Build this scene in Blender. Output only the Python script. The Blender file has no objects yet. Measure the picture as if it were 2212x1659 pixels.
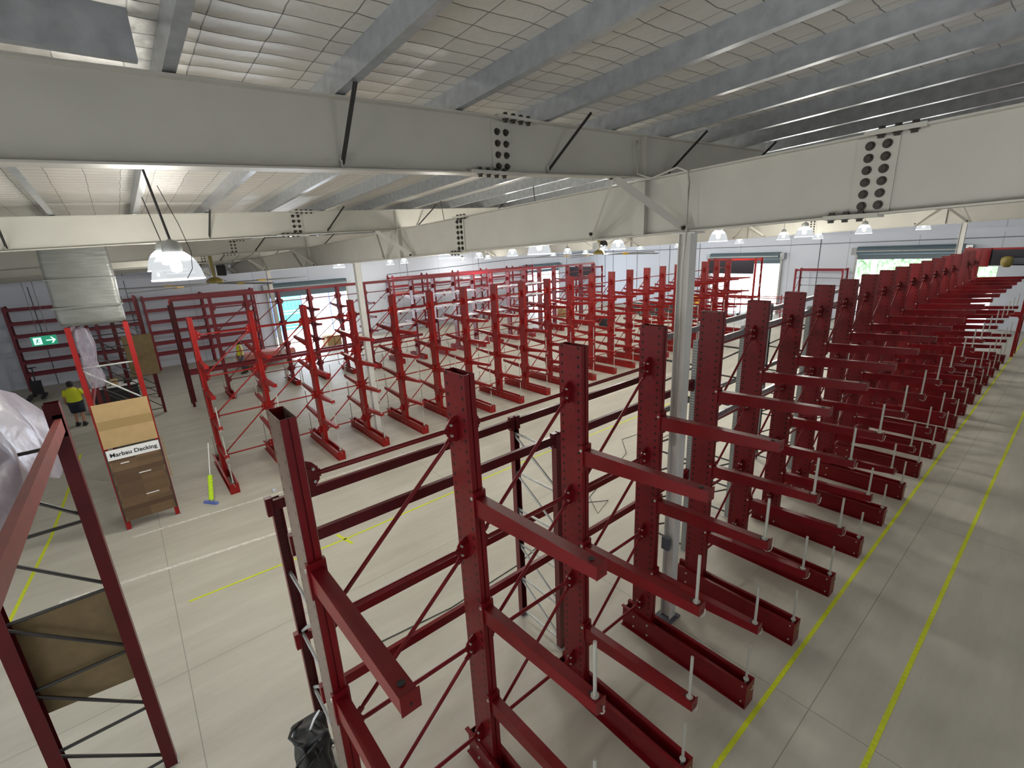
import bpy, bmesh, math, random
from mathutils import Vector, Matrix
random.seed(7)
SC = bpy.context.scene
COL = SC.collection
PI = math.pi

# ------------------------------------------------------------------ materials
def mat(name, col, rough=0.5, metal=0.0, noise=0.0, nscale=4.0, bump=0.0, bscale=40.0, emit=None, estr=0.0, alpha=1.0, spec=0.5, stretch=(1, 1, 1)):
    m = bpy.data.materials.new(name); m.use_nodes = True
    nt = m.node_tree; b = nt.nodes['Principled BSDF']
    b.inputs['Base Color'].default_value = (*col, 1); b.inputs['Roughness'].default_value = rough
    b.inputs['Metallic'].default_value = metal; b.inputs['Specular IOR Level'].default_value = spec
    if alpha < 1: b.inputs['Alpha'].default_value = alpha
    if emit:
        b.inputs['Emission Color'].default_value = (*emit, 1); b.inputs['Emission Strength'].default_value = estr
    tc = nt.nodes.new('ShaderNodeTexCoord')
    mp = nt.nodes.new('ShaderNodeMapping'); mp.inputs['Scale'].default_value = stretch
    nt.links.new(tc.outputs['Object'], mp.inputs['Vector'])
    if noise > 0:
        n = nt.nodes.new('ShaderNodeTexNoise'); n.inputs['Scale'].default_value = nscale; n.inputs['Detail'].default_value = 5
        nt.links.new(mp.outputs[0], n.inputs['Vector'])
        r = nt.nodes.new('ShaderNodeValToRGB')
        r.color_ramp.elements[0].position = .3; r.color_ramp.elements[1].position = .7
        r.color_ramp.elements[0].color = (*[c * (1 - noise) for c in col], 1)
        r.color_ramp.elements[1].color = (*[min(1, c * (1 + noise)) for c in col], 1)
        nt.links.new(n.outputs[0], r.inputs[0]); nt.links.new(r.outputs[0], b.inputs['Base Color'])
    if bump > 0:
        n2 = nt.nodes.new('ShaderNodeTexNoise'); n2.inputs['Scale'].default_value = bscale
        nt.links.new(mp.outputs[0], n2.inputs['Vector'])
        bp = nt.nodes.new('ShaderNodeBump'); bp.inputs['Strength'].default_value = bump; bp.inputs['Distance'].default_value = .02
        nt.links.new(n2.outputs[0], bp.inputs['Height']); nt.links.new(bp.outputs[0], b.inputs['Normal'])
    return m

def M(nt, op, a, b=None, c=None):
    n = nt.nodes.new('ShaderNodeMath'); n.operation = op
    for i, v in enumerate((a, b, c)):
        if v is None: continue
        if isinstance(v, (int, float)): n.inputs[i].default_value = v
        else: nt.links.new(v, n.inputs[i])
    return n.outputs[0]

def mixc(nt, f, a, b):
    n = nt.nodes.new('ShaderNodeMix'); n.data_type = 'RGBA'
    nt.links.new(f, n.inputs[0])
    for i, v in ((6, a), (7, b)):
        if isinstance(v, tuple): n.inputs[i].default_value = (*v, 1)
        else: nt.links.new(v, n.inputs[i])
    return n.outputs[2]

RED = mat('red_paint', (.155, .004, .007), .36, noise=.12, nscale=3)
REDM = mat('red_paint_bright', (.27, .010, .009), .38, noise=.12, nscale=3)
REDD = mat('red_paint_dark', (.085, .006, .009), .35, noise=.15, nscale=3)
GALV = mat('galvanised_steel', (.34, .36, .38), .28, metal=.45, noise=.16, nscale=9)
GALVL = mat('galvanised_light', (.45, .46, .44), .45, metal=.3, noise=.15, nscale=8)
PIN = mat('zinc_pin', (.55, .55, .5), .35, metal=.5)
CREAM = mat('cream_paint', (.50, .485, .43), .45, noise=.05, nscale=2)
WHITEST = mat('white_steel', (.62, .61, .58), .45, noise=.05, nscale=2)
BOLT = mat('bolt_steel', (.055, .05, .042), .45, metal=.5)
BRACE = mat('dark_angle_steel', (.05, .048, .045), .5, metal=.3)
DARK = mat('black_plastic', (.012, .012, .014), .45)
NAVYP = mat('dark_navy_sheet', (.012, .011, .02), .5)
CARD = mat('cardboard', (.44, .30, .14), .8, noise=.06, nscale=5)
CARDD = mat('brown_board', (.17, .12, .055), .8, noise=.12, nscale=8)
GREYW = mat('grey_stretch_wrap', (.13, .135, .125), .4, noise=.1, nscale=3, bump=.4, bscale=5, stretch=(1, 1, 4))
FILM = mat('clear_lilac_film', (.20, .185, .23), .3, noise=.12, nscale=4, bump=.6, bscale=5, stretch=(1, 2.5, 1))
TAPE = mat('yellow_line_paint', (.62, .68, .02), .6, noise=.1, nscale=20)
WALL = mat('white_wall_panel', (.66, .71, .81), .6, noise=.03, nscale=1)
SHUT = mat('grey_roller_shutter', (.10, .15, .19), .4, metal=.3)
TEAL = mat('teal_sheet', (.15, .55, .52), .6)
HIVIS = mat('hi_vis_yellow', (.62, .66, .02), .7)
NAVY = mat('navy_cloth', (.015, .018, .035), .85)
GREYC = mat('grey_cloth', (.09, .10, .12), .85)
SKIN = mat('skin', (.42, .21, .13), .6)
HAIR = mat('dark_hair', (.012, .009, .008), .7)
FANY = mat('olive_yellow_paint', (.25, .2, .05), .45)
YELLOW = mat('bright_yellow_paint', (.8, .5, .05), .45)
BLADE = mat('grey_blade', (.32, .34, .36), .4)
ASPH = mat('pale_concrete_yard', (.75, .74, .72), .8, noise=.08, nscale=1)
LEAF = mat('hedge_leaf', (.26, .42, .24), .8, noise=.5, nscale=6)
WHT = mat('white_plastic', (.8, .8, .8), .5)
SILV = mat('silver_sheen', (.75, .75, .8), .25)
BLUE = mat('blue_plastic', (.12, .17, .5), .5)
LIME = mat('lime_webbing', (.5, .75, .01), .6)
PINK = mat('pink_board', (.55, .2, .17), .7)
EXITG = mat('exit_green', (.01, .25, .13), .4, emit=(.02, .5, .27), estr=.35)
EXITW = mat('exit_white', (.8, .95, .9), .4, emit=(.7, .95, .9), estr=.8)
CABLE = mat('black_rope', (.015, .015, .016), .5, noise=.4, nscale=25)

def holes_mat(name, col):
    m = mat(name, col, .38, noise=.12, nscale=3)
    nt = m.node_tree; b = nt.nodes['Principled BSDF']
    old = b.inputs['Base Color'].links[0].from_socket
    tc = nt.nodes.new('ShaderNodeTexCoord'); s = nt.nodes.new('ShaderNodeSeparateXYZ')
    nt.links.new(tc.outputs['Object'], s.inputs[0])
    ax = M(nt, 'ABSOLUTE', s.outputs[0])
    dz = M(nt, 'SUBTRACT', M(nt, 'FRACT', M(nt, 'MULTIPLY', s.outputs[2], 10.0)), .5)
    dz = M(nt, 'MULTIPLY', dz, .1)
    dx = M(nt, 'SUBTRACT', ax, .118)
    d = M(nt, 'SQRT', M(nt, 'ADD', M(nt, 'MULTIPLY', dx, dx), M(nt, 'MULTIPLY', dz, dz)))
    big = M(nt, 'LESS_THAN', d, .0165)
    dz2 = M(nt, 'SUBTRACT', M(nt, 'FRACT', M(nt, 'ADD', M(nt, 'MULTIPLY', s.outputs[2], 5.0), .3)), .5)
    dz2 = M(nt, 'MULTIPLY', dz2, .2)
    d2 = M(nt, 'SQRT', M(nt, 'ADD', M(nt, 'MULTIPLY', s.outputs[0], s.outputs[0]), M(nt, 'MULTIPLY', dz2, dz2)))
    small = M(nt, 'LESS_THAN', d2, .009)
    f = M(nt, 'MAXIMUM', big, small)
    nt.links.new(mixc(nt, f, old, (.006, .001, .001)), b.inputs['Base Color'])
    return m
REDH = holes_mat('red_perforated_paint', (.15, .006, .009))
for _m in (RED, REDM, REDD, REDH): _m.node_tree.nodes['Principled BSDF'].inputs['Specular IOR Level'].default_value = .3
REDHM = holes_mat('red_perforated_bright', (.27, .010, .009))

def floor_mat():
    m = mat('concrete_floor', (.50, .475, .40), .55)
    nt = m.node_tree; b = nt.nodes['Principled BSDF']
    tc = nt.nodes.new('ShaderNodeTexCoord'); s = nt.nodes.new('ShaderNodeSeparateXYZ')
    nt.links.new(tc.outputs['Object'], s.inputs[0])
    mp = nt.nodes.new('ShaderNodeMapping'); mp.inputs['Scale'].default_value = (1.3, .22, 1)
    nt.links.new(tc.outputs['Object'], mp.inputs[0])
    n = nt.nodes.new('ShaderNodeTexNoise'); n.inputs['Scale'].default_value = 1.6; n.inputs['Detail'].default_value = 8; n.inputs['Roughness'].default_value = .65
    nt.links.new(mp.outputs[0], n.inputs['Vector'])
    r = nt.nodes.new('ShaderNodeValToRGB'); e = r.color_ramp.elements
    e[0].position = .33; e[0].color = (.40, .375, .31, 1); e[1].position = .68; e[1].color = (.58, .555, .475, 1)
    nt.links.new(n.outputs[0], r.inputs[0])
    n3 = nt.nodes.new('ShaderNodeTexNoise'); n3.inputs['Scale'].default_value = 14; n3.inputs['Detail'].default_value = 6
    nt.links.new(tc.outputs['Object'], n3.inputs['Vector'])
    f3 = M(nt, 'MULTIPLY', M(nt, 'SUBTRACT', n3.outputs[0], .5), .5)
    c = mixc(nt, M(nt, 'ADD', f3, .5), (.42, .40, .34), (.56, .535, .46))
    c2n = nt.nodes.new('ShaderNodeMix'); c2n.data_type = 'RGBA'; c2n.inputs[0].default_value = .4
    nt.links.new(r.outputs[0], c2n.inputs[6]); nt.links.new(c, c2n.inputs[7]); c = c2n.outputs[2]
    # saw-cut joints along both directions
    jy = M(nt, 'LESS_THAN', M(nt, 'ABSOLUTE', M(nt, 'SUBTRACT', M(nt, 'MODULO', M(nt, 'ADD', s.outputs[1], 63.38), 6.0), 3.0)), .006)
    jx = M(nt, 'LESS_THAN', M(nt, 'ABSOLUTE', M(nt, 'SUBTRACT', M(nt, 'MODULO', M(nt, 'ADD', s.outputs[0], 60.2), 6.2), 3.1)), .006)
    c = mixc(nt, M(nt, 'MAXIMUM', jx, jy), c, (.29, .275, .23))
    nt.links.new(c, b.inputs['Base Color'])
    return m
FLOOR = floor_mat()

def foil_mat():
    m = mat('roof_foil', (.50, .485, .45), .45, metal=.1)
    nt = m.node_tree; b = nt.nodes['Principled BSDF']
    tc = nt.nodes.new('ShaderNodeTexCoord'); s = nt.nodes.new('ShaderNodeSeparateXYZ')
    nt.links.new(tc.outputs['Object'], s.inputs[0])
    n = nt.nodes.new('ShaderNodeTexNoise'); n.inputs['Scale'].default_value = 2.2; n.inputs['Detail'].default_value = 3
    nt.links.new(tc.outputs['Object'], n.inputs['Vector'])
    wob = M(nt, 'MULTIPLY', M(nt, 'SUBTRACT', n.outputs[0], .5), .10)
    fx = M(nt, 'FRACT', M(nt, 'DIVIDE', M(nt, 'ADD', s.outputs[0], wob), .20))
    fy = M(nt, 'FRACT', M(nt, 'DIVIDE', M(nt, 'ADD', s.outputs[1], M(nt, 'MULTIPLY', wob, .5)), .37))
    lx = M(nt, 'LESS_THAN', fx, .05); ly = M(nt, 'LESS_THAN', fy, .022)
    c = mixc(nt, M(nt, 'MAXIMUM', lx, ly), (.54, .52, .475), (.13, .125, .11))
    nt.links.new(c, b.inputs['Base Color'])
    hx = M(nt, 'ABSOLUTE', M(nt, 'SINE', M(nt, 'MULTIPLY', fx, PI)))
    hy = M(nt, 'ABSOLUTE', M(nt, 'SINE', M(nt, 'MULTIPLY', fy, PI)))
    n2 = nt.nodes.new('ShaderNodeTexNoise'); n2.inputs['Scale'].default_value = 9
    nt.links.new(tc.outputs['Object'], n2.inputs['Vector'])
    h = M(nt, 'ADD', M(nt, 'ADD', M(nt, 'MULTIPLY', hx, -.6), M(nt, 'MULTIPLY', hy, -.3)), M(nt, 'MULTIPLY', n2.outputs[0], .5))
    bp = nt.nodes.new('ShaderNodeBump'); bp.inputs['Strength'].default_value = .38; bp.inputs['Distance'].default_value = .04
    nt.links.new(h, bp.inputs['Height']); nt.links.new(bp.outputs[0], b.inputs['Normal'])
    return m
FOIL = foil_mat()

def wood_mat():
    m = mat('decking_boards', (.12, .07, .035), .5)
    nt = m.node_tree; b = nt.nodes['Principled BSDF']
    tc = nt.nodes.new('ShaderNodeTexCoord'); s = nt.nodes.new('ShaderNodeSeparateXYZ')
    nt.links.new(tc.outputs['Object'], s.inputs[0])
    idx = M(nt, 'ADD', M(nt, 'FLOOR', M(nt, 'MULTIPLY', s.outputs[2], 9.0)), M(nt, 'MULTIPLY', M(nt, 'FLOOR', M(nt, 'MULTIPLY', s.outputs[1], 2.3)), 7.3))
    w = nt.nodes.new('ShaderNodeTexWhiteNoise'); w.noise_dimensions = '1D'; nt.links.new(idx, w.inputs['W'])
    c = mixc(nt, w.outputs[0], (.085, .045, .022), (.19, .115, .055))
    mp = nt.nodes.new('ShaderNodeMapping'); mp.inputs['Scale'].default_value = (1, 2, 30)
    nt.links.new(tc.outputs['Object'], mp.inputs[0])
    n = nt.nodes.new('ShaderNodeTexNoise'); n.inputs['Scale'].default_value = 3; nt.links.new(mp.outputs[0], n.inputs['Vector'])
    c = mixc(nt, M(nt, 'MULTIPLY', n.outputs[0], .5), c, (.07, .04, .02))
    nt.links.new(c, b.inputs['Base Color']); return m
WOOD = wood_mat()

def stripe_mat(name, a, b_, axis, per, duty=.5, rough=.6, slant=0.0):
    m = mat(name, a, rough); nt = m.node_tree; b = nt.nodes['Principled BSDF']
    tc = nt.nodes.new('ShaderNodeTexCoord'); s = nt.nodes.new('ShaderNodeSeparateXYZ')
    nt.links.new(tc.outputs['Object'], s.inputs[0])
    v = s.outputs[axis]
    if slant: v = M(nt, 'ADD', v, M(nt, 'MULTIPLY', s.outputs[2], slant))
    f = M(nt, 'LESS_THAN', M(nt, 'FRACT', M(nt, 'DIVIDE', v, per)), duty)
    nt.links.new(mixc(nt, f, a, b_), b.inputs['Base Color']); return m
SHUTX = stripe_mat('roller_slats', (.13, .19, .23), (.05, .08, .10), 2, .09, .3, .4)
BARR = stripe_mat('barrier_stripes', (.8, .8, .8), (.15, .06, .05), 0, .5, .5, .5, 1.0)
PERF = stripe_mat('slotted_post', (.30, .32, .31), (.10, .10, .10), 2, .05, .2, .45)
PERFR = stripe_mat('slotted_red_post', (.13, .010, .014), (.05, .004, .006), 2, .05, .18, .4)
CASE = stripe_mat('corrugated_panel', (.66, .71, .81), (.48, .52, .60), 1, 3.4, .012, .6)
CASEX = stripe_mat('panel_joints', (.66, .71, .81), (.44, .48, .56), 0, 3.6, .012, .6)

def lamp_mat():
    m = bpy.data.materials.new('prismatic_lamp_shade'); m.use_nodes = True
    nt = m.node_tree; nt.nodes.clear()
    o = nt.nodes.new('ShaderNodeOutputMaterial')
    e = nt.nodes.new('ShaderNodeEmission'); t = nt.nodes.new('ShaderNodeBsdfTransparent'); mx = nt.nodes.new('ShaderNodeMixShader')
    e.inputs[0].default_value = (.93, .97, 1, 1)
    tc = nt.nodes.new('ShaderNodeTexCoord'); s = nt.nodes.new('ShaderNodeSeparateXYZ'); nt.links.new(tc.outputs['Object'], s.inputs[0])
    z = s.outputs[2]
    st = M(nt, 'ADD', M(nt, 'MULTIPLY', M(nt, 'MAXIMUM', M(nt, 'SUBTRACT', z, .20), 0.0), 16.0), .66)
    rim = M(nt, 'LESS_THAN', z, .018)
    st = M(nt, 'ADD', st, M(nt, 'MULTIPLY', rim, 1.2))
    nt.links.new(st, e.inputs[1])
    lw = nt.nodes.new('ShaderNodeLayerWeight'); lw.inputs[0].default_value = .35
    f = M(nt, 'MINIMUM', M(nt, 'ADD', M(nt, 'ADD', M(nt, 'MULTIPLY', lw.outputs['Facing'], .35), .68), M(nt, 'MULTIPLY', M(nt, 'ADD', rim, M(nt, 'GREATER_THAN', z, .24)), .5)), 1.0)
    nt.links.new(f, mx.inputs[0]); nt.links.new(t.outputs[0], mx.inputs[1]); nt.links.new(e.outputs[0], mx.inputs[2])
    nt.links.new(mx.outputs[0], o.inputs[0]); return m
LAMPM = lamp_mat()

# ------------------------------------------------------------------ mesh builder
class MB:
    def __init__(s): s.v = []; s.f = []; s.m = []
    def add(s, vs, fs, mi=0):
        o = len(s.v); s.v += [tuple(v) for v in vs]; s.f += [[i + o for i in f] for f in fs]; s.m += [mi] * len(fs); return s
    def box(s, x0, x1, y0, y1, z0, z1, mi=0):
        v = [(x, y, z) for x in (x0, x1) for y in (y0, y1) for z in (z0, z1)]
        return s.add(v, [(0, 1, 3, 2), (4, 6, 7, 5), (0, 4, 5, 1), (2, 3, 7, 6), (0, 2, 6, 4), (1, 5, 7, 3)], mi)
    def hexa(s, a, b, mi=0):   # two quads (4 pts each), joined
        return s.add(list(a) + list(b), [(3, 2, 1, 0), (4, 5, 6, 7), (0, 1, 5, 4), (1, 2, 6, 5), (2, 3, 7, 6), (3, 0, 4, 7)], mi)
    def bar(s, p, q, w, h, up=(0, 0, 1), mi=0):
        p = Vector(p); q = Vector(q); d = (q - p).normalized(); u = Vector(up)
        side = d.cross(u)
        if side.length < 1e-4: side = d.cross(Vector((1, 0, 0)))
        side.normalize(); u = side.cross(d).normalized()
        a = [p + side * sx * w / 2 + u * sy * h / 2 for sx, sy in ((-1, -1), (1, -1), (1, 1), (-1, 1))]
        b = [v + (q - p) for v in a]
        return s.hexa(a, b, mi)
    def tube(s, pts, r, n=8, mi=0, cap=True):
        pts = [Vector(p) for p in pts]; rings = []; rs = r if isinstance(r, (list, tuple)) else [r] * len(pts)
        for i, p in enumerate(pts):
            d = (pts[min(i + 1, len(pts) - 1)] - pts[max(i - 1, 0)]).normalized()
            a = d.cross(Vector((0, 0, 1)))
            if a.length < 1e-3: a = d.cross(Vector((1, 0, 0)))
            a.normalize(); b = d.cross(a)
            rings.append([p + (a * math.cos(2 * PI * k / n) + b * math.sin(2 * PI * k / n)) * rs[i] for k in range(n)])
        vs = [v for rr in rings for v in rr]; fs = []
        for i in range(len(pts) - 1):
            for k in range(n):
                fs.append((i * n + k, i * n + (k + 1) % n, (i + 1) * n + (k + 1) % n, (i + 1) * n + k))
        if cap: fs += [tuple(range(n))[::-1], tuple(range((len(pts) - 1) * n, len(pts) * n))]
        return s.add(vs, fs, mi)
    def prism(s, poly, d, mi=0):
        n = len(poly); d = Vector(d); vs = [Vector(p) for p in poly]; vs += [v + d for v in vs]
        return s.add(vs, [tuple(range(n))[::-1], tuple(range(n, 2 * n))] + [(i, (i + 1) % n, n + (i + 1) % n, n + i) for i in range(n)], mi)
    def lathe(s, prof, n=24, mi=0, c=(0, 0, 0)):
        vs = []; fs = []
        for r, z in prof:
            for k in range(n): vs.append((c[0] + r * math.cos(2 * PI * k / n), c[1] + r * math.sin(2 * PI * k / n), c[2] + z))
        for i in range(len(prof) - 1):
            for k in range(n): fs.append((i * n + k, i * n + (k + 1) % n, (i + 1) * n + (k + 1) % n, (i + 1) * n + k))
        return s.add(vs, fs, mi)
    def mesh(s, name, mats, smooth=False):
        me = bpy.data.meshes.new(name); me.from_pydata(s.v, [], s.f); me.update()
        if not isinstance(mats, (list, tuple)): mats = [mats]
        for m in mats: me.materials.append(m)
        for p, mi in zip(me.polygons, s.m): p.material_index = mi; p.use_smooth = smooth
        bm = bmesh.new(); bm.from_mesh(me); bmesh.ops.recalc_face_normals(bm, faces=bm.faces); bm.to_mesh(me); bm.free()
        return me

def link(name, me, parent=None, loc=(0, 0, 0), rz=0):
    o = bpy.data.objects.new(name, me); COL.objects.link(o); o.location = loc; o.rotation_euler = (0, 0, rz)
    if parent: o.parent = parent
    return o
def part(name, mb, m, parent, loc=(0, 0, 0), smooth=False): return link(name, mb.mesh(name, m, smooth), parent, loc)
def tag(o, label=None, cat=None, group=None, kind=None):
    if label: o['label'] = label
    if cat: o['category'] = cat
    if group: o['group'] = group
    if kind: o['kind'] = kind
    return o
def empty(name, label, cat, loc=(0, 0, 0), group=None):
    o = link(name, None, None, loc); o.empty_display_size = .1
    return tag(o, label, cat, group)
def struct(name, mb, m, label=None):
    o = link(name, mb.mesh(name, m)); o['kind'] = 'structure'
    if label: o['label'] = label
    return o

# ------------------------------------------------------------------ camera
Rm = ((0.63802374, 0.76855401, -0.04743885), (-0.18541624, 0.21313598, 0.95926736), (0.7473597, -0.60323941, 0.27848821))
cam = bpy.data.cameras.new('camera'); co = bpy.data.objects.new('camera', cam); COL.objects.link(co)
mw = Matrix(Rm).transposed().to_4x4(); mw.translation = Vector((0, 0, 5.8)); co.matrix_world = mw
cam.sensor_width = 36; cam.lens = 36 * 1018.094 / 2212; cam.clip_start = .05; cam.clip_end = 300
SC.camera = co

# ------------------------------------------------------------------ roof planes
def zb(x, y): return 7.03 + .04 * (x + 4.08) + .026 * (y - 2.65)      # underside of purlins
def ztop(x): return 6.585 + .03 * (x + 3.44)                          # girder top
def zbot(x): return 5.875 + .0275 * (x + 3.44)                        # girder underside
XL, XR, Y0, Y1 = -34.0, 5.0, -7.0, 38.0

# ------------------------------------------------------------------ setting
struct('floor', MB().box(XL - .2, XR, Y0, Y1 + .2, -.12, 0), FLOOR)
mb = MB()
nx, ny = 40, 46
vs = []; fs = []
for i in range(nx + 1):
    for j in range(ny + 1):
        x = XL + (XR - XL) * i / nx; y = Y0 + (Y1 - Y0) * j / ny
        vs.append((x, y, zb(x, y) + .185))
for i in range(nx):
    for j in range(ny):
        a = i * (ny + 1) + j; fs.append((a, a + 1, a + ny + 2, a + ny + 1))
mb.add(vs, fs)
struct('ceiling', mb, FOIL)
# left wall (x = XL) with two roller doors
D1 = (7.5, 12.6, 3.7); D2 = (29.2, 33.9, 3.5)
mb = MB()
mb.box(XL - .2, XL, Y0, D1[0], 0, 9.3); mb.box(XL - .2, XL, D1[0], D1[1], D1[2], 9.3); mb.box(XL - .2, XL, D1[1], D2[0], 0, 9.3)
mb.box(XL - .2, XL, D2[0], D2[1], D2[2], 9.3); mb.box(XL - .2, XL, D2[1], Y1, 0, 9.3)
struct('wall_left', mb, CASE)
D3 = (-20.2, -14.9, 3.95); D4 = (-10.2, -5.0, 4.15); D5 = (-4.6, -3.55, 3.5)
mb = MB(); xs = XL
for d in (D3, D4, D5):
    mb.box(xs, d[0], Y1, Y1 + .2, 0, 9.3); mb.box(d[0], d[1], Y1, Y1 + .2, d[2], 9.3); xs = d[1]
mb.box(xs, XR, Y1, Y1 + .2, 0, 9.3)
struct('wall_back', mb, CASEX)
struct('wall_right', MB().box(XR, XR + .2, Y0, Y1 + .2, 0, 9.3), WALL)
struct('wall_front', MB().box(XL - .2, -9, Y0 - .2, Y0, 0, 9.3).box(-9, 2, Y0 - .2, Y0, 4.4, 9.3).box(2, XR + .2, Y0 - .2, Y0, 0, 9.3), WALL)  # opening added behind the camera to admit fill light
# dado band on back wall and trims
struct('trim_1', MB().box(XL, XR, Y1 - .12, Y1 - .002, 5.35, 5.6), WALL)
struct('trim_2', MB().tube([(-34 + .05, 15.9, 1.5), (-33.95, 15.9, 4.28), (-33.95, 28.4, 4.74), (-33.95, 37.9, 4.95)], .025, 6), GREYC)
struct('trim_3', MB().tube([(-33.9, 37.93, 4.9), (-20, 37.93, 4.95), (-10.4, 37.93, 5.02), (4, 37.93, 5.1)], .022, 6), GREYC)
struct('trim_4', MB().box(XL + .002, XL + .1, Y0, 8, 5.05, 5.3), WALL)
mb = MB()
for y in (-3.4, 0.4, 13.6, 13.9, 17.6, 24.4, 35.2): mb.box(XL + .001, XL + .012, y, y + .03, 0, 9)
struct('trim_5', mb, GREYC)
mb = MB()
for x in (-31.4, -30.4, -27.6, -24.2, -21.4, -12.5): mb.box(x, x + .05, Y1 - .012, Y1 - .001, 0, 9)
struct('trim_6', mb, GREYC)

# roller doors: coiled shutter drum, guide rails, slatted curtain
def roller(name, axis, a, b, wallc, zt, lab, drop):
    # axis 'y' : on left wall, 'x' : on back wall ; mapping keeps local = world
    t = empty(name, None, None); t['kind'] = 'structure'
    def P(u, w, z): return (XL + w, u, z) if axis == 'y' else (u, Y1 - w, z)
    def bx(mb, u0, u1, w0, w1, z0, z1, mi=0):
        p = P(u0, w0, z0); q = P(u1, w1, z1)
        mb.box(min(p[0], q[0]), max(p[0], q[0]), min(p[1], q[1]), max(p[1], q[1]), z0, z1, mi)
    m1 = MB(); m1.tube([P(a + .02, .3, zt + .3), P(b - .02, .3, zt + .3)], .27, 16); part('shutter_roll', m1, SHUTX, t)
    m2 = MB(); bx(m2, a, b, .1, .16, zt - drop, zt + .2); part('curtain', m2, SHUTX, t)
    m3 = MB(); bx(m3, a - .1, a + .02, .0, .2, 0, zt + .1); part('guide_rail', m3, GALVL, t)
    m3 = MB(); bx(m3, b - .02, b + .1, .0, .2, 0, zt + .1); part('guide_rail', m3, GALVL, t)
    m4 = MB(); bx(m4, a + .05, b - .05, .6, .63, zt + .25, zt + .3); part('drum_bar', m4, GALVL, t)
    for e, s in ((a, -1), (b, 1)):
        m5 = MB(); bx(m5, min(e, e + s * .3), max(e, e + s * .3), .05, .45, zt + .05, zt + .5); part('drum_bracket', m5, GALV, t)
    return t
roller('door_1', 'y', D1[0], D1[1], 0, 3.72, '', .35)
roller('door_2', 'y', D2[0], D2[1], 0, 3.6, '', .2)
roller('door_3', 'x', D3[0], D3[1], 0, 3.97, '', .25)
roller('door_4', 'x', D4[0], D4[1], 0, 4.2, '', .25)

# ------------------------------------------------------------------ primary steel
def ibeam(mb, p, q, d0, d1, w=.16, tf=.014, tw=.01, axis='y'):
    """I section from p to q (points on underside), depths d0,d1"""
    def quad(pt, d, a, b, z0, z1):
        x, y, z = pt
        if axis == 'y': return [(x + a, y, z + z0), (x + b, y, z + z0), (x + b, y, z + z1), (x + a, y, z + z1)]
        return [(x, y + a, z + z0), (x, y + b, z + z0), (x, y + b, z + z1), (x, y + a, z + z1)]
    for (a, b, f0, f1) in ((-w / 2, w / 2, (0, tf), (0, tf)), (-w / 2, w / 2, (d0 - tf, d0), (d1 - tf, d1)), (-tw / 2, tw / 2, (tf, d0 - tf), (tf, d1 - tf))):
        mb.hexa(quad(p, d0, a, b, *f0), quad(q, d1, a, b, *f1))

def bolt_mb(mb, c, n, r=.022, h=.03):
    c = Vector(c); n = Vector(n); mb.tube([c, c + n * h], r, 6); mb.tube([c, c + n * .006], r * 1.5, 12)

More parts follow.
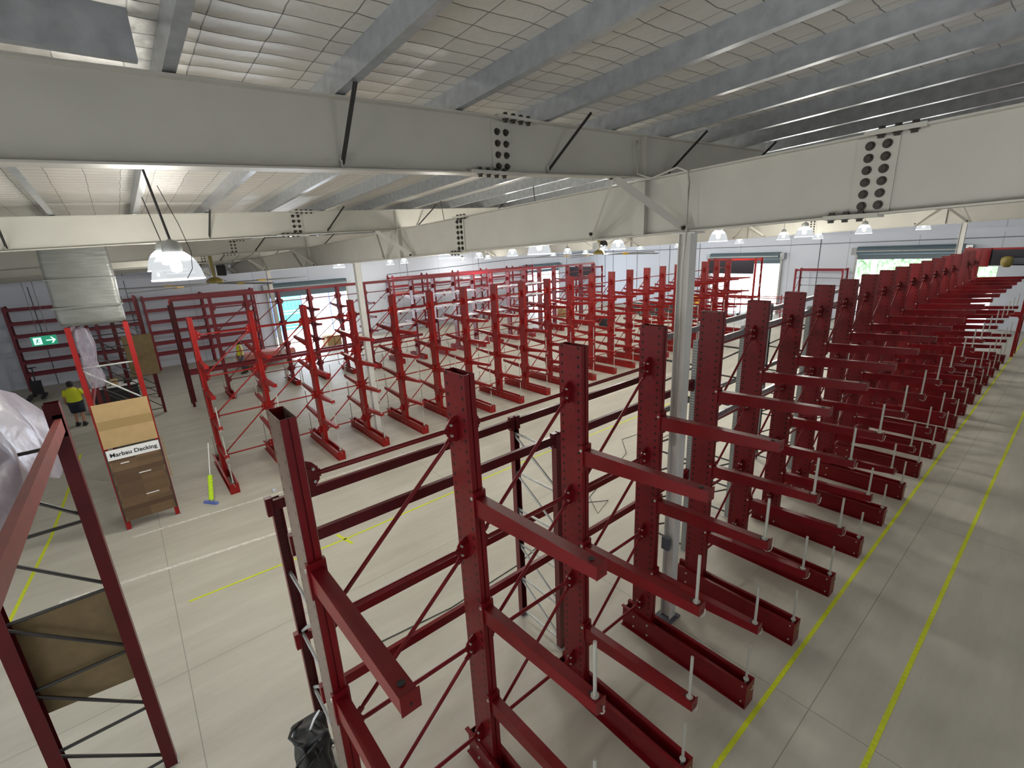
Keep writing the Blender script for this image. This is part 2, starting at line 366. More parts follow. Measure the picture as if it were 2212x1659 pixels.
RX = [-4.07, -11.2, -18.4, -25.6, -32.4, 3.1]
place = ['nearest the camera, filling the upper left', 'second one back', 'third one back', 'fourth one back', 'farthest one, near the left wall', '']
def r_top(x, y): return zb(x, y) - .012
def r_bot(x, y): return 6.40 + .035 * y + .0345 * (x + 4.07) if y < 6 else 6.61 + .028 * (y - 6) + .0345 * (x + 4.07)
for i, rx in enumerate(RX):
    if i == 5: continue
    t = empty('roof_rafter', 'cream steel I-beam rafter crossing under the purlins, ' + place[i], 'rafter', (rx, 5.7, 0), 'cream roof rafters over the girder')
    def web(y0, y1, name='beam'):
        mb = MB(); ibeam(mb, (0, y0 - 5.7, r_bot(rx, y0)), (0, y1 - 5.7, r_bot(rx, y1)), r_top(rx, y0) - r_bot(rx, y0), r_top(rx, y1) - r_bot(rx, y1), w=.17)
        part(name, mb, CREAM, t)
    web(-6.5, 3.17); web(3.17, 9.2 if i < 5 else 9.2)
    # splice plate and bolts
    sy = 3.30
    mb = MB(); mb.box(.008, .018, 3.17 - 5.7, 3.42 - 5.7, r_bot(rx, sy) + .03, r_top(rx, sy) - .03); part('splice_plate', mb, CREAM, t)
    mb = MB(); mb.box(-.10, .10, 3.2 - 5.7, 3.75 - 5.7, r_top(rx, 3.5) - .02, r_top(rx, 3.5) + .008)
    part('flange_plate', mb, CREAM, t); mb = MB(); mb.box(-.10, .10, 2.85 - 5.7, 3.5 - 5.7, r_bot(rx, 3.2) - .012, r_bot(rx, 3.2) + .02); part('flange_plate', mb, CREAM, t)
    mb = MB()
    for yy in (3.235, 3.345):
        for k in range(4): bolt_mb(mb, (.018, yy - 5.7 + .01 * k * 0, r_bot(rx, sy) + .075 + k * .105), (1, 0, 0))
    for k in range(4):
        bolt_mb(mb, (.06, 3.32 + k * .1 - 5.7, r_top(rx, 3.5) + .005), (0, 0, 1)); bolt_mb(mb, (.06, 3.32 + k * .1 - 5.7, r_top(rx, 3.5) - .02), (0, 0, -1))
        bolt_mb(mb, (.06, 2.97 + k * .1 - 5.7, r_bot(rx, 3.2) + .02), (0, 0, 1)); bolt_mb(mb, (.06, 2.97 + k * .1 - 5.7, r_bot(rx, 3.2) - .01), (0, 0, -1))
    part('bolts', mb, BOLT, t)['kind'] = 'stuff'
    # stiffener over the girder and dark fly braces up to purlins
    for s in (-1, 1):
        mb = MB(); mb.box(.006 * s if s > 0 else -.08, .08 if s > 0 else -.006, 5.62 - 5.7, 5.64 - 5.7, r_bot(rx, 5.6) + .015, r_top(rx, 5.6) - .015); part('stiffener', mb, CREAM, t)
    for yb, yt in ((1.62, 1.68), (3.92, 4.25), (6.2, 6.6), (8.3, 8.75), (-1.2, -1.2)):
        mb = MB(); p = (.03, yb - 5.7, r_bot(rx, yb) + .05); q = (.36, yt - 5.7, zb(rx, yt) + .05)
        mb.bar(p, q, .035, .005, (0, 1, 0)); mb.bar(p, q, .005, .035, (0, 1, 0)); part('fly_brace', mb, BRACE, t)
        mb = MB(); mb.box(.02, .05, yb - 5.715, yb - 5.705, r_bot(rx, yb), r_bot(rx, yb) + .1); part('cleat', mb, CREAM, t)

def girder(gy, x0, x1, label, cols, rys):
    t = empty('roof_girder', label, 'girder', (0, gy, 0), 'cream roof girders under the rafters')
    segs = [x0] + [c for c in cols if x0 < c < x1] + [x1]
    breaks = [-1.5 if gy < 10 else -1.5]
    pts = [x0, -8.5, -1.5, x1]
    for a, b in zip(pts[:-1], pts[1:]):
        mb = MB(); ibeam(mb, (a, 0, zbot(a)), (b, 0, zbot(b)), ztop(a) - zbot(a), ztop(b) - zbot(b), w=.2, axis='x', tf=.018); part('beam', mb, CREAM, t)
    for c in (-1.5, -8.5):
        mb = MB(); mb.box(c - .16, c + .16, -.02, -.008, zbot(c) + .03, ztop(c) - .03); part('splice_plate', mb, CREAM, t)
        mb = MB(); mb.box(c - .1, c + .35, -.11, .11, ztop(c) - .02, ztop(c) + .02); part('flange_plate', mb, CREAM, t); mb = MB(); mb.box(c - .35, c + .1, -.11, .11, zbot(c) - .02, zbot(c) + .02); part('flange_plate', mb, CREAM, t)
        mb = MB()
        for k in range(6):
            for dx in (-.06, .07): bolt_mb(mb, (c + dx, -.02, zbot(c) + .09 + k * .105), (0, -1, 0), .027)
        for k in range(3):
            bolt_mb(mb, (c + .02 + .12 * k, -.06, ztop(c) + .02), (0, 0, 1), .027); bolt_mb(mb, (c + .02 + .12 * k, -.06, ztop(c) - .02), (0, 0, -1), .027)
            bolt_mb(mb, (c - .05 - .12 * k, -.06, zbot(c) + .02), (0, 0, 1), .027); bolt_mb(mb, (c - .05 - .12 * k, -.06, zbot(c) - .02), (0, 0, -1), .027)
        part('bolts', mb, BOLT, t)['kind'] = 'stuff'
    for rx in RX[:5]:
        if not (x0 < rx < x1): continue
        ap = (rx, -.62, r_bot(rx, 5.0) + (0 if gy < 10 else .0))
        for dx in (-.82, .72):
            mb = MB(); mb.bar(ap, (rx + dx, -.1, zbot(rx + dx) + .03), .09, .008, (0, -1, .6)); part('fly_brace', mb, CREAM, t)
        mb = MB(); mb.box(rx - .09, rx + .09, -.09, -.006, zbot(rx) + .02, ztop(rx) - .02); part('stiffener', mb, CREAM, t)
        mb = MB(); bolt_mb(mb, (ap[0] - .02, ap[1] - .02, ap[2] + .0), (0, -1, .3), .018); bolt_mb(mb, (rx + .7, -.13, zbot(rx) + .07), (0, -1, .3), .018); bolt_mb(mb, (rx - .8, -.13, zbot(rx) + .07), (0, -1, .3), .018)
        part('bolts', mb, BOLT, t)['kind'] = 'stuff'
    return t
GX = [-3.44, -14.32, -25.2]
girder(5.7, -33.9, 4.5, 'large cream steel girder with two bolt clusters, resting on the nearest white columns', GX, None)
girder(24.6, -33.9, 4.5, 'farther cream steel girder seen under the near girder, with pairs of flat braces', GX, None)
def column(x, y, lab, box=False):
    t = empty('steel_column', lab, 'column', (x, y, 0), 'white steel columns carrying the girders')
    h = zbot(x)
    mb = MB()
    for s in (-1, 1): mb.box(s * .078 - .006, s * .078 + .006, -.08, .08, .02, h)
    mb.box(-.072, .072, -.03, -.018, .02, h)
    part('shaft', mb, WHITEST, t)
    part('base_plate', MB().box(-.14, .14, -.14, .14, 0, .02), GREYC, t)
    part('cap_plate', MB().box(-.16, .16, -.12, .12, h - .02, h - .001), WHITEST, t)
    return t
column(-3.38, 5.7, 'tall white H-section column standing between the nearest red uprights')
column(-14.32, 5.75, 'white column standing among the middle row of red cantilever racks')
column(-25.2, 5.75, 'white column in front of the open roller door on the left wall')
column(-3.44, 24.6, 'white column rising behind the far end of the right-hand rack row')
column(-14.32, 24.6, 'white column near the dark shutter by the far corner')
c0 = bpy.data.objects['steel_column']
part('junction_box', MB().box(-.07, .05, -.16, -.10, 1.30, 1.5), GREYC, c0)
# conduit on near column and girder
mb = MB(); mb.tube([(-4.0, 5.45, 7.0), (-3.98, 5.4, 6.95), (-3.97, 5.42, 6.62), (-3.85, 5.56, 6.56), (-3.5, 5.58, 6.64), (-3.36, 5.58, 6.58), (-3.33, 5.58, 6.45), (-3.33, 5.58, 5.9), (-3.36, 5.58, 5.5), (-3.36, 5.6, 3)], .014, 8)
tag(link('conduit', mb.mesh('conduit', CREAM, True)), 'grey electrical conduit bending from the rafter down the near white column', 'conduit')

# purlins
def purlin_mesh():
    mb = MB()
    def q(x, y, z0, z1, y1): return [(x, y, z0), (x, y1, z0), (x, y1, z1), (x, y, z1)]
    return mb
pys = [-3.95 + 1.12 * k for k in range(0, 38)]
pys = [.52 + 1.11 * (k - 4) for k in range(0, 38)]
PM = None
xa, xb = XL + .01, XR
for k, y in enumerate(pys):
    if y > Y1 - .3: continue
    if PM is None:
        mb = MB(); s = .04
        def prof(x):
            z = .04 * x
            return z
        def slab(y0, y1, z0, z1):
            a = [(xa, y0, s * xa + z0), (xa, y1, s * xa + z0), (xa, y1, s * xa + z1), (xa, y0, s * xa + z1)]
            b = [(xb, y0, s * xb + z0), (xb, y1, s * xb + z0), (xb, y1, s * xb + z1), (xb, y0, s * xb + z1)]
            mb.hexa(a, b)
        slab(0, .003, 0, .2); slab(.003, .075, 0, .003); slab(.072, .075, .003, .02); slab(-.07, 0, .197, .2)
        PM = mb.mesh('roof_purlin', GALV)
    o = link('roof_purlin', PM, None, (0, y, 7.03 + .04 * 4.08 + .026 * (y - 2.65) + .001))
    n = k - 4
    if n < 0: lab = 'grey galvanised roof purlin beyond the left edge of the photo'
    elif n < 8: lab = 'grey galvanised roof purlin, %s from the left along the top edge' % ['first', 'second', 'third', 'fourth', 'fifth', 'sixth', 'seventh', 'eighth'][n]
    else: lab = 'grey galvanised purlin in the far roof beyond the near girder'
    tag(o, lab, 'purlin', 'galvanised roof purlins')
# blocking channel, top left
mb = MB(); mb.box(-3.66, -3.65, -1.9, .37, 6.905, 7.155); mb.box(-3.72, -3.66, -1.9, .37, 6.905, 6.915)
tag(link('bridging_channel', mb.mesh('bridging_channel', GALV)), 'dark grey steel channel bridging two purlins at the upper left corner', 'channel')

# ------------------------------------------------------------------ cantilever racks
def tri(y, n): return n
def upright_mesh(h, m, name):
    mb = MB(); a = .165; b = .055; g = .007
    mb.box(-a, a, -b, -b + .004, .02, h); mb.box(-a, a, b - .004, b, .02, h)
    for s in (-1, 1):
        x0, x1 = (a - .005, a) if s > 0 else (-a, -a + .005)
        mb.box(x0, x1, -b + .004, -g, .02, h, 1); mb.box(x0, x1, g, b - .004, .02, h, 1)
        mb.box(x0 - .01 * s, x0 - .006 * s, -g - .004, g + .004, .02, h, 1) if s > 0 else mb.box(x1 + .006, x1 + .01, -g - .004, g + .004, .02, h, 1)
    return mb.mesh(name, m)
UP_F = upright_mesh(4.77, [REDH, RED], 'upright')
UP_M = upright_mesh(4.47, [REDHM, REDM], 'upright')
def hub_mesh(m, k=1.0, side=1):
    mb = MB()
    o = [(.11, .04), (.125, .085), (.10, .135), (.05, .175), (-.05, .175), (-.10, .135), (-.125, .085), (-.11, .04)]
    mb.prism([(-.007, b * side, a * k) for a, b in o], (.014, 0, 0))
    mb.prism([(-.02, b * side * .86, a * k * .55) for a, b in o], (.04, 0, 0))
    for z in (-.05, .05): mb.tube([(-.03, side * .135, z), (.03, side * .135, z)], .012, 6, 1)
    return mb.mesh('brace_plate', [m, PIN])
SHEEN = holes_mat('painted_sheen_face', (.17, .12, .095))  # paler face colour stands in for a glancing reflection
UP_SHEEN = upright_mesh(4.77, [SHEEN, RED], 'upright')
HUB_F = [hub_mesh(RED, 1, q) for q in (1, -1)]; HUB_M = [hub_mesh(REDM, 1, q) for q in (1, -1)]
def base_mesh(x0, x1, h, m, name='base'):
    mb = MB()
    for s in (-1, 1):
        mb.box(x0, x1, s * .062 - .004, s * .062 + .004, 0, h)
        ys = sorted((s * .062, s * .108))
        mb.box(x0, x1, ys[0], ys[1], h - .012, h); mb.box(x0, x1, ys[0], ys[1], 0, .012)
    mb.box(x1 - .012, x1, -.108, .108, 0, h + .004)
    for s in (-1, 1):
        for dx in (-.12, .12):
            for z in (.08, .26): mb.tube([(dx, s * .066, z), (dx, s * .082, z)], .016, 6, 1)
        for z in (.06, h - .06): mb.tube([(x1 - .07, s * .066, z), (x1 - .07, s * .08, z)], .012, 6, 1)
    mb.box(x0, x0 + .01, -.058, .058, 0, h * .8)
    return mb.mesh(name, [m, PIN])
BASE_F = base_mesh(-.33, 1.61, .36, RED)
def arm_mesh(L, d0, d1, rise, w, m, name='arm', hole=True):
    # root at x=0 ; top edge from z=0 to z=rise
    mb = MB()
    a = [(0, -w / 2, -d0), (0, w / 2, -d0), (0, w / 2, 0), (0, -w / 2, 0)]
    b = [(L, -w / 2, rise - d1), (L, w / 2, rise - d1), (L, w / 2, rise), (L, -w / 2, rise)]
    mb.hexa(a, b)
    mb.box(-.02, .025, -w / 2 - .02, w / 2 + .02, -d0 - .06, .06)
    mb.box(L, L + .006, -w / 2 - .006, w / 2 + .006, rise - d1, rise + .02)
    if hole:
        mb.tube([(L - .09, 0, rise - .004), (L - .09, 0, rise + .0025)], .022, 10, 1)
        mb.tube([(L + .005, 0, rise - d1 * .5), (L + .0085, 0, rise - d1 * .5)], .009, 8, 1)
        mb.tube([(.0, -w / 2 - .028, .0), (.0, -w / 2 - .02, .0)], .018, 6, 2)
    return mb.mesh(name, [m, DARK, PIN])
ARM_F = arm_mesh(1.465, .185, .105, .065, .10, RED)
ARM_M = arm_mesh(1.22, .16, .07, .03, .085, REDM)
def pin_mesh(h=.52):
    mb = MB(); mb.tube([(0, 0, -.1), (0, 0, h)], .0155, 10); mb.tube([(0, 0, 0), (0, 0, .012)], .034, 12)
    mb.tube([(0, 0, -.13), (0, 0, -.09)], .022, 8)
    for k in range(7):     # little safety chain
        a = k / 6 * PI; mb.tube([(.05 * math.cos(a) + .04, .02 * math.sin(a * 2), -.02 - .13 * math.sin(a)), (.05 * math.cos(a + .4) + .04, .02 * math.sin(a * 2), -.02 - .13 * math.sin(a + .4))], .006, 5)
    return mb.mesh('stop_pin', PIN)
PINM = pin_mesh()
def flat_brace_mesh(p, q, r, m, name):
    mb = MB(); p = Vector(p); q = Vector(q); d = q - p
    mb.bar(p, p + d * .07, .012, .06, (0, 0, 1)); mb.bar(q - d * .07, q, .012, .06, (0, 0, 1))
    mb.tube([p + d * .05, p + d * .1, q - d * .1, q - d * .05], [r * .8, r, r, r * .8], 8)
    return mb.mesh(name, m)

def cant_row(name, label, cat, cx, ys, up, hub, hubz, bases, arms, levels, pinlev, m, sides, steps, hz, sub=True, skip=lambda i, s, l: False, nobay=()):
    t = empty(name, label, cat, (cx, 0, 0), 'rows of red cantilever racks')
    sp = ys[1] - ys[0]
    HB = flat_brace_mesh((0, .1, 0), (0, sp - .1, 0), .021, m, 'brace')
    DB = [flat_brace_mesh((0, .1, hz[k + 1] - hz[k] + .05), (0, sp - .1, -.05), .019, m, 'diagonal_brace') for k in range(len(hz) - 1)]
    na = 0; extra = []; nb = nd = 0
    exb = []
    for i, y in enumerate(ys):
        u = link('upright', UP_SHEEN if (sub and i == 0) else up, t, (0, y, 0))
        for z in hz:
            if i + 1 < len(ys) and i not in nobay: link('brace_plate', hub[0], u, (0, 0, z))
            if i > 0 and i - 1 not in nobay: link('brace_plate', hub[1], u, (0, 0, z))
        b = link('base', bases, t, (0, y, 0))
        for s in sides:
            link('stop_pin', PINM, b, ((1.55 if sub else 1.33) * s, 0, .37 if sub else .3))
        for l, z in enumerate(levels):
            for s in sides:
                if skip(i, s, l): continue
                if na < 100:
                    a = link('arm', arms, t, (.165 * s, y, z)); a.rotation_euler = (0, 0, 0 if s > 0 else PI); na += 1
                    if l in pinlev: link('stop_pin', PINM, a, ((1.41 if sub else 1.16), 0, .065 if sub else .03))
                else: extra.append((s, y, z, l in pinlev))
        if i + 1 < len(ys) and i not in nobay:
            for k, z in enumerate(hz):
                if nb < 100: link('brace', HB, t, (0, y, z)); nb += 1
            for k in range(len(hz) - 1):
                if nd < 100: link('diagonal_brace', DB[k], t, (0, y, hz[k])); nd += 1
    if extra:
        mb = MB(); pm = MB()
        for s, y, z, p in extra:
            for poly, mi in zip(arms.polygons, range(len(arms.polygons))):
                pass
            vs = [((v.co.x + .165) * s, v.co.y * s + y, v.co.z + z) for v in arms.vertices]
            mb.add(vs, [tuple(pl.vertices) for pl in arms.polygons])
            if p:
                vs = [((v.co.x + .165 + 1.16) * s, v.co.y + y, v.co.z + z + .03) for v in PINM.vertices]
                pm.add(vs, [tuple(pl.vertices) for pl in PINM.polygons])
        o = part('far_arms', mb, m, t); o['kind'] = 'stuff'; o['label'] = 'red arms of the more distant uprights'
        if pm.v:
            o = part('far_stop_pins', pm, PIN, t); o['kind'] = 'stuff'; o['label'] = 'thin zinc stop pins on the more distant arms'
    return t

ysF = [.70 + 1.474 * i for i in range(20)]
cant_row('cantilever_rack', 'long single-sided red cantilever rack filling the right foreground, arms pointing at the aisle', 'rack',
         -3.44, ysF, UP_F, HUB_F, None, BASE_F, ARM_F, [3.60, 2.38, 1.20], (1, 2), RED, (1,), None, [4.25, 3.0, 1.83, .61], nobay=(3, 16))
ysM = [8.304 + 1.407 * (k) for k in range(-5, 16)]
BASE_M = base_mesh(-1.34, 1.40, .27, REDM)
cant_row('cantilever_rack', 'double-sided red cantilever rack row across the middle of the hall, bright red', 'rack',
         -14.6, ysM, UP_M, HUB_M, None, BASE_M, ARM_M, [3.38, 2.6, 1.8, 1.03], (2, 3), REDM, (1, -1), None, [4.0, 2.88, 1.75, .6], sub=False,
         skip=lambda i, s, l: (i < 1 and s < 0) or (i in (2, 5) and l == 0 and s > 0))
ysB = [2.97 + 1.37 * k for k in range(0, 19)]
REDB = mat('red_paint_far', (.19, .008, .016), .4)
UP_B = upright_mesh(4.36, [REDB, REDB], 'upright'); HUB_B = [hub_mesh(REDB, 1, q) for q in (1, -1)]; ARM_B = arm_mesh(.95, .16, .08, .03, .085, REDB)
BASE_B = base_mesh(-.85, .85, .25, REDM)
tB = cant_row('cantilever_rack', 'farther red cantilever rack row with a top rail, behind the middle row', 'rack',
         -23.95, ysB, UP_B, HUB_B, None, BASE_B, ARM_B, [3.45, 2.75, 2.05], (), REDB, (1, -1), None, [3.9, 2.9, 1.9, .7], sub=False,
         skip=lambda i, s, l: i < 3)
part('top_rail', MB().box(-.05, .05, ysB[0] - 1.4, ysB[-1] + .1, 4.32, 4.45), REDB, tB)
for x in (-.45, .12): part('rail', MB().box(x, x + .06, ysB[0] - 1.3, ysB[0] + 9.9, 1.22, 1.36), REDB, tB)
# silver plates added as the sheen on far arm tops
for i, (k, l) in enumerate([(7, 0), (8, 0), (9, 0), (11, 0), (12, 0), (6, 1), (7, 1), (8, 1), (9, 1), (10, 1), (12, 1), (6, 2), (8, 2), (9, 2), (10, 2), (13, 1), (13, 0), (14, 2), (11, 2)]):
    y = ysB[k]; z = [3.49, 2.79, 2.09][l]
    o = link('silver_sheen', MB().box(-.33, .33, -.5, .5, 0, .045).mesh('silver_sheen', SILV), None, (-23.95 + .75, y + .3, z + .002))
    tag(o, 'silver plate of painted sheen on the %s arm level of the farther red cantilever row' % ['top', 'middle', 'lower'][l], 'board', 'painted sheen plates on the farther cantilever row')

# ------------------------------------------------------------------ pallet racks
def frame(parent, ax, u, w0, w1, h, m, mbr, pm=None, pitch=.81, z0=.1, pw=.1, flip=False):
    """upright frame at u along ax ('y' = beams run along y), posts at w0,w1"""
    t = link('frame', None, parent); t.empty_display_size = .1
    def P(u_, w, z): return (w, u_, z) if ax == 'y' else (u_, w, z)
    for w in (w0, w1):
        mb = MB(); du, dw = pw / 2, pw / 2 * .9
        p = P(u - du, w - dw, 0); q = P(u + du, w + dw, h)
        s = .004
        # open channel post
        if ax == 'y':
            o = 1 if w == max(w0, w1) else -1
            mb.box(w - dw, w + dw, u - du, u - du + s, .01, h); mb.box(w - dw, w + dw, u + du - s, u + du, .01, h)
            xx = sorted((w + o * dw, w + o * (dw - s))); mb.box(xx[0], xx[1], u - du + s, u + du - s, .01, h)
        else:
            o = 1 if w == max(w0, w1) else -1
            mb.box(u - du, u - du + s, w - dw, w + dw, .01, h); mb.box(u + du - s, u + du, w - dw, w + dw, .01, h)
            yy = sorted((w + o * dw, w + o * (dw - s))); mb.box(u - du + s, u + du - s, yy[0], yy[1], .01, h)
        part('post', mb, pm or m, t)
        mb = MB(); p = P(u, w, 0); mb.box(p[0] - .07, p[0] + .07, p[1] - .08, p[1] + .08, 0, .01); part('foot_plate', mb, GALVL, t)
    z = z0; k = 0
    while z + pitch < h - .1:
        a, b = (w0, w1)
        mb = MB(); mb.tube([P(u, a, z), P(u, b, z)], .018, 6); part('brace', mb, mbr, t)
        mb = MB(); mb.tube([P(u, b, z + .03), P(u, a, z + pitch - .03)], .018, 6) if flip else mb.tube([P(u, a, z + .03), P(u, b, z + pitch - .03)], .018, 6)
        part('brace', mb, mbr, t); z += pitch
    mb = MB(); mb.tube([P(u, w0, z), P(u, w1, z)], .018, 6); part('brace', mb, mbr, t)
    return t
def beam(parent, ax, u0, u1, w, z, m, h=.11, d=.05, dz=0):
    mb = MB()
    def P(u_, w_, z_): return (w_, u_, z_) if ax == 'y' else (u_, w_, z_)
    mb.hexa([P(u0, w - d / 2, z - h), P(u0, w + d / 2, z - h), P(u0, w + d / 2, z), P(u0, w - d / 2, z)], [P(u1, w - d / 2, z - h + dz), P(u1, w + d / 2, z - h + dz), P(u1, w + d / 2, z + dz), P(u1, w - d / 2, z + dz)])
    for u in (u0, u1):
        p = P(u, w, z); mb.box(p[0] - .035, p[0] + .035, p[1] - .035, p[1] + .035, z - h - .05 + (dz if u == u1 else 0), z + .04 + (dz if u == u1 else 0))
    return part('beam', mb, m, parent)
frame(tB, 'y', 1.62, -.75, .02, 4.33, REDD, GALV, None, .8)
frame(tB, 'y', 1.50, .25, .85, 4.2, REDD, GALV, None, .8)
GP = 'pallet racks around the hall'
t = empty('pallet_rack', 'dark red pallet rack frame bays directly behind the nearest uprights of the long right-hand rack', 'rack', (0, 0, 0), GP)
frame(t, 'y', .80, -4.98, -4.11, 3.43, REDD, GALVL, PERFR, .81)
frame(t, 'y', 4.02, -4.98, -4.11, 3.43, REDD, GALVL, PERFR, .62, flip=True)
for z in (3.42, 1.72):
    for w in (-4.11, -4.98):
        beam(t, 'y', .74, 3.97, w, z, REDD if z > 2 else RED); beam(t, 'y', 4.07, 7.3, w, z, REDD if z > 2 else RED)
t = empty('pallet_rack', 'grey galvanised pallet rack standing behind the farther half of the right-hand red rack', 'rack', (0, 0, 0), GP)
gys = [7.4, 9.1, 12.35, 15.6, 18.9, 22.2]
for y in gys: frame(t, 'y', y, -4.98, -4.11, 4.15, GALVL, BRACE, PERF, .6)
for a, b in zip(gys[:-1], gys[1:]):
    for z in (4.08, 2.6):
        for w in (-4.11, -4.98): beam(t, 'y', a + .05, b - .05, w, z, GALV)
# near-left rack : beams run along x, frames in the y-z plane
t = empty('pallet_rack', 'dark red pallet rack frame with black cross braces leaning into the lower left corner', 'rack', (0, 0, 0), GP)
frame(t, 'x', -6.05, -1.54, -.70, 4.60, REDD, BRACE, None, .815, .1, .13, flip=True)
beam(t, 'x', -6.02, -1.7, -.68, 4.45, mat('pinkish_red_paint', (.22, .05, .048), .4, noise=.2, nscale=6), .13, .05, .16)  # front beam in a paler, pinker red than the rear one
beam(t, 'x', -6.02, -1.7, -1.56, 4.45, REDD, .13, .05, .16)
mb = MB(); mb.add([(-6.11, -1.62, 1.38), (-6.11, -.68, 1.30), (-6.11, -.68, 2.50), (-6.11, -1.62, 2.50)], [(0, 1, 2, 3)])
mb.add([(-6.13, -1.62, 1.38), (-6.13, -.68, 1.30), (-6.13, -.68, 2.50), (-6.13, -1.62, 2.50)], [(3, 2, 1, 0)])
mb = MB(); mb.prism([(-6.13, -1.62, 1.38), (-6.13, -.66, 1.30), (-6.13, -.66, 2.50), (-6.13, -1.62, 2.50)], (.012, 0, 0))
tag(link('board_panel', mb.mesh('board_panel', CARDD)), 'dull brown board sheet tied behind the black braces of the lower left rack', 'board')
# film wrapped pack in the upper left of that rack
def bulge(x0, x1, y0, y1, z0, z1, amp, name, m, n=10, seed=1):
    rnd = random.Random(seed); bm = bmesh.new(); bmesh.ops.create_cube(bm, size=1)
    bmesh.ops.subdivide_edges(bm, edges=bm.edges[:], cuts=n, use_grid_fill=True)
    ph = [rnd.uniform(0, 6) for _ in range(6)]
    for v in bm.verts:
        x, y, z = v.co; r = amp * (math.sin(9 * x + ph[0] + 4 * z) + math.sin(11 * z + ph[1] + 5 * y) + math.sin(8 * y + ph[2] - 5 * x)) / 3
        f = 1 - .02 * (abs(2 * x) ** 6 * abs(2 * z) ** 6 + abs(2 * y) ** 6 * abs(2 * z) ** 6 + abs(2 * x) ** 6 * abs(2 * y) ** 6)
        v.co = Vector(((x * f + .5) * (x1 - x0) + x0 + r, (y * f + .5) * (y1 - y0) + y0 + r, (z * f + .5) * (z1 - z0) + z0 + (r if z > -.45 else 0)))
    me = bpy.data.meshes.new(name); bm.to_mesh(me); bm.free(); me.materials.append(m)
    for p in me.polygons: p.use_smooth = True
    return me
mb = MB()
q = [(-7.75, -.95, 3.75), (-3.6, -.95, 3.9), (-3.9, -.95, 4.85), (-5.8, -.95, 4.86), (-6.45, -.95, 4.72), (-7.72, -.95, 4.10)]
tp = empty('wrapped_pack', 'pale lilac plastic film wrapped pack at the left edge above the dark red beam', 'pack', (0, 0, 0))
n = 24; vs = []; fs = []
TOPP = [(-8.7, 3.75), (-8.5, 4.12), (-8.25, 4.36), (-7.55, 4.55), (-5.0, 4.82), (-3.2, 4.93)]
def top_at(x):
    pts = TOPP
    for (a, za), (b, zb_) in zip(pts[:-1], pts[1:]):
        if x <= b: return za + (zb_ - za) * (x - a) / (b - a)
    return 4.95
for i in range(n + 1):
    x = -8.7 + 5.5 * i / n
    bz = 3.42 + min(max((x + 7.4) / 1.4, 0), 1) * .54
    for j in range(n + 1):
        f = j / n; z = bz + (top_at(x) - bz) * f
        vs.append((x, -.98 - .07 * math.sin(PI * f) * math.sin(5 * x + 3 * f) - .25 * f * f, z))
for i in range(n):
    for j in range(n):
        a = i * (n + 1) + j; fs.append((a, a + n + 1, a + n + 2, a + 1))
# top sheet
o0 = len(vs)
for i in range(n + 1):
    x = -8.7 + 5.5 * i / n
    for j in range(5): vs.append((x, -1.23 - .3 * j, top_at(x) - .02 * j * j))
for i in range(n):
    for j in range(4):
        a = o0 + i * 5 + j; fs.append((a, a + 5, a + 6, a + 1))
mb = MB(); mb.add(vs, fs); part('film', mb, FILM, tp, smooth=True)
part('packed_boards', MB().box(-7.2, -3.3, -2.3, -1.35, 4.42, 4.62), CARDD, tp)

# display rack with decking board : frames in y-z plane, beams along x
t = empty('display_rack', 'tall red rack whose end frame carries the timber decking display and cardboard panel', 'rack', (0, 0, 0), GP)
fx = [-13.1, -16.0, -19.2, -23.25, -26.2]
fh = [4.66, 4.66, 5.0, 4.6, 4.6]
for x, h in zip(fx, fh): frame(t, 'x', x, -.93 if x > -20 else -.4, .0 if x > -20 else .5, h, REDM if x == -13.1 else REDD, GALVL if x == -13.1 else BRACE, None, .9, .2, .1, True)
for w in (-.93, 0.0):
    for z in (4.62, 3.0): beam(t, 'x', -13.15, -15.95, w, z, REDM)
    beam(t, 'x', -16.05, -19.15, w, 3.0, REDD)
dk = empty('decking_board', 'brown timber decking sample board with a white Marbau Decking header strip', 'board', (-13.03, -.46, 0))
part('sample_panel', MB().box(-.012, .012, -.47, .47, .22, 1.72), WOOD, dk)
part('header_strip', MB().box(-.012, .014, -.47, .47, 1.72, 1.95), WHT, dk)
part('edge_strip', MB().box(-.015, .02, -.49, -.47, .2, 1.97), BRACE, dk); part('edge_strip', MB().box(-.015, .02, .47, .49, .2, 1.97), BRACE, dk)
for y0, y1, z in ((-.28, -.13, 1.60), (-.02, .2, 1.28), (0, .24, .74)):
    part('batten_slot', MB().box(.012, .016, y0, y1, z, z + .02), WHT, dk)
tc_ = bpy.data.curves.new('lettering', 'FONT'); tc_.body = 'Marbau Decking'; tc_.size = .128; tc_.extrude = .002; tc_.align_x = 'CENTER'; tc_.align_y = 'CENTER'; tc_.offset = .002
to = bpy.data.objects.new('lettering', tc_); COL.objects.link(to); to.parent = dk; to.location = (.017, 0, 1.83); to.rotation_euler = (PI / 2, 0, PI / 2)
tc_.materials.append(DARK)
bpy.context.view_layer.update()
dg = bpy.context.evaluated_depsgraph_get(); lme = bpy.data.meshes.new_from_object(to.evaluated_get(dg)); lm_ = to.matrix_basis.copy(); bpy.data.objects.remove(to)
to = link('lettering', lme, dk); to.matrix_basis = lm_
bx = empty('cardboard_panel', 'tan cardboard panel with a tape band, fixed above the decking sample board', 'panel', (-13.03, -.46, 0))
part('sheet', MB().box(-.01, .012, -.48, .48, 2.0, 3.0), CARD, bx)
part('tape_band', MB().box(.012, .0135, -.48, .48, 2.42, 2.62), mat('brown_tape', (.33, .22, .09), .45), bx)
tag(link('board_panel', MB().box(-15.0, -14.2, .08, .10, .55, 1.45).mesh('board_panel', CARD)), 'small tan board strapped to the right side of the decking display rack', 'board')
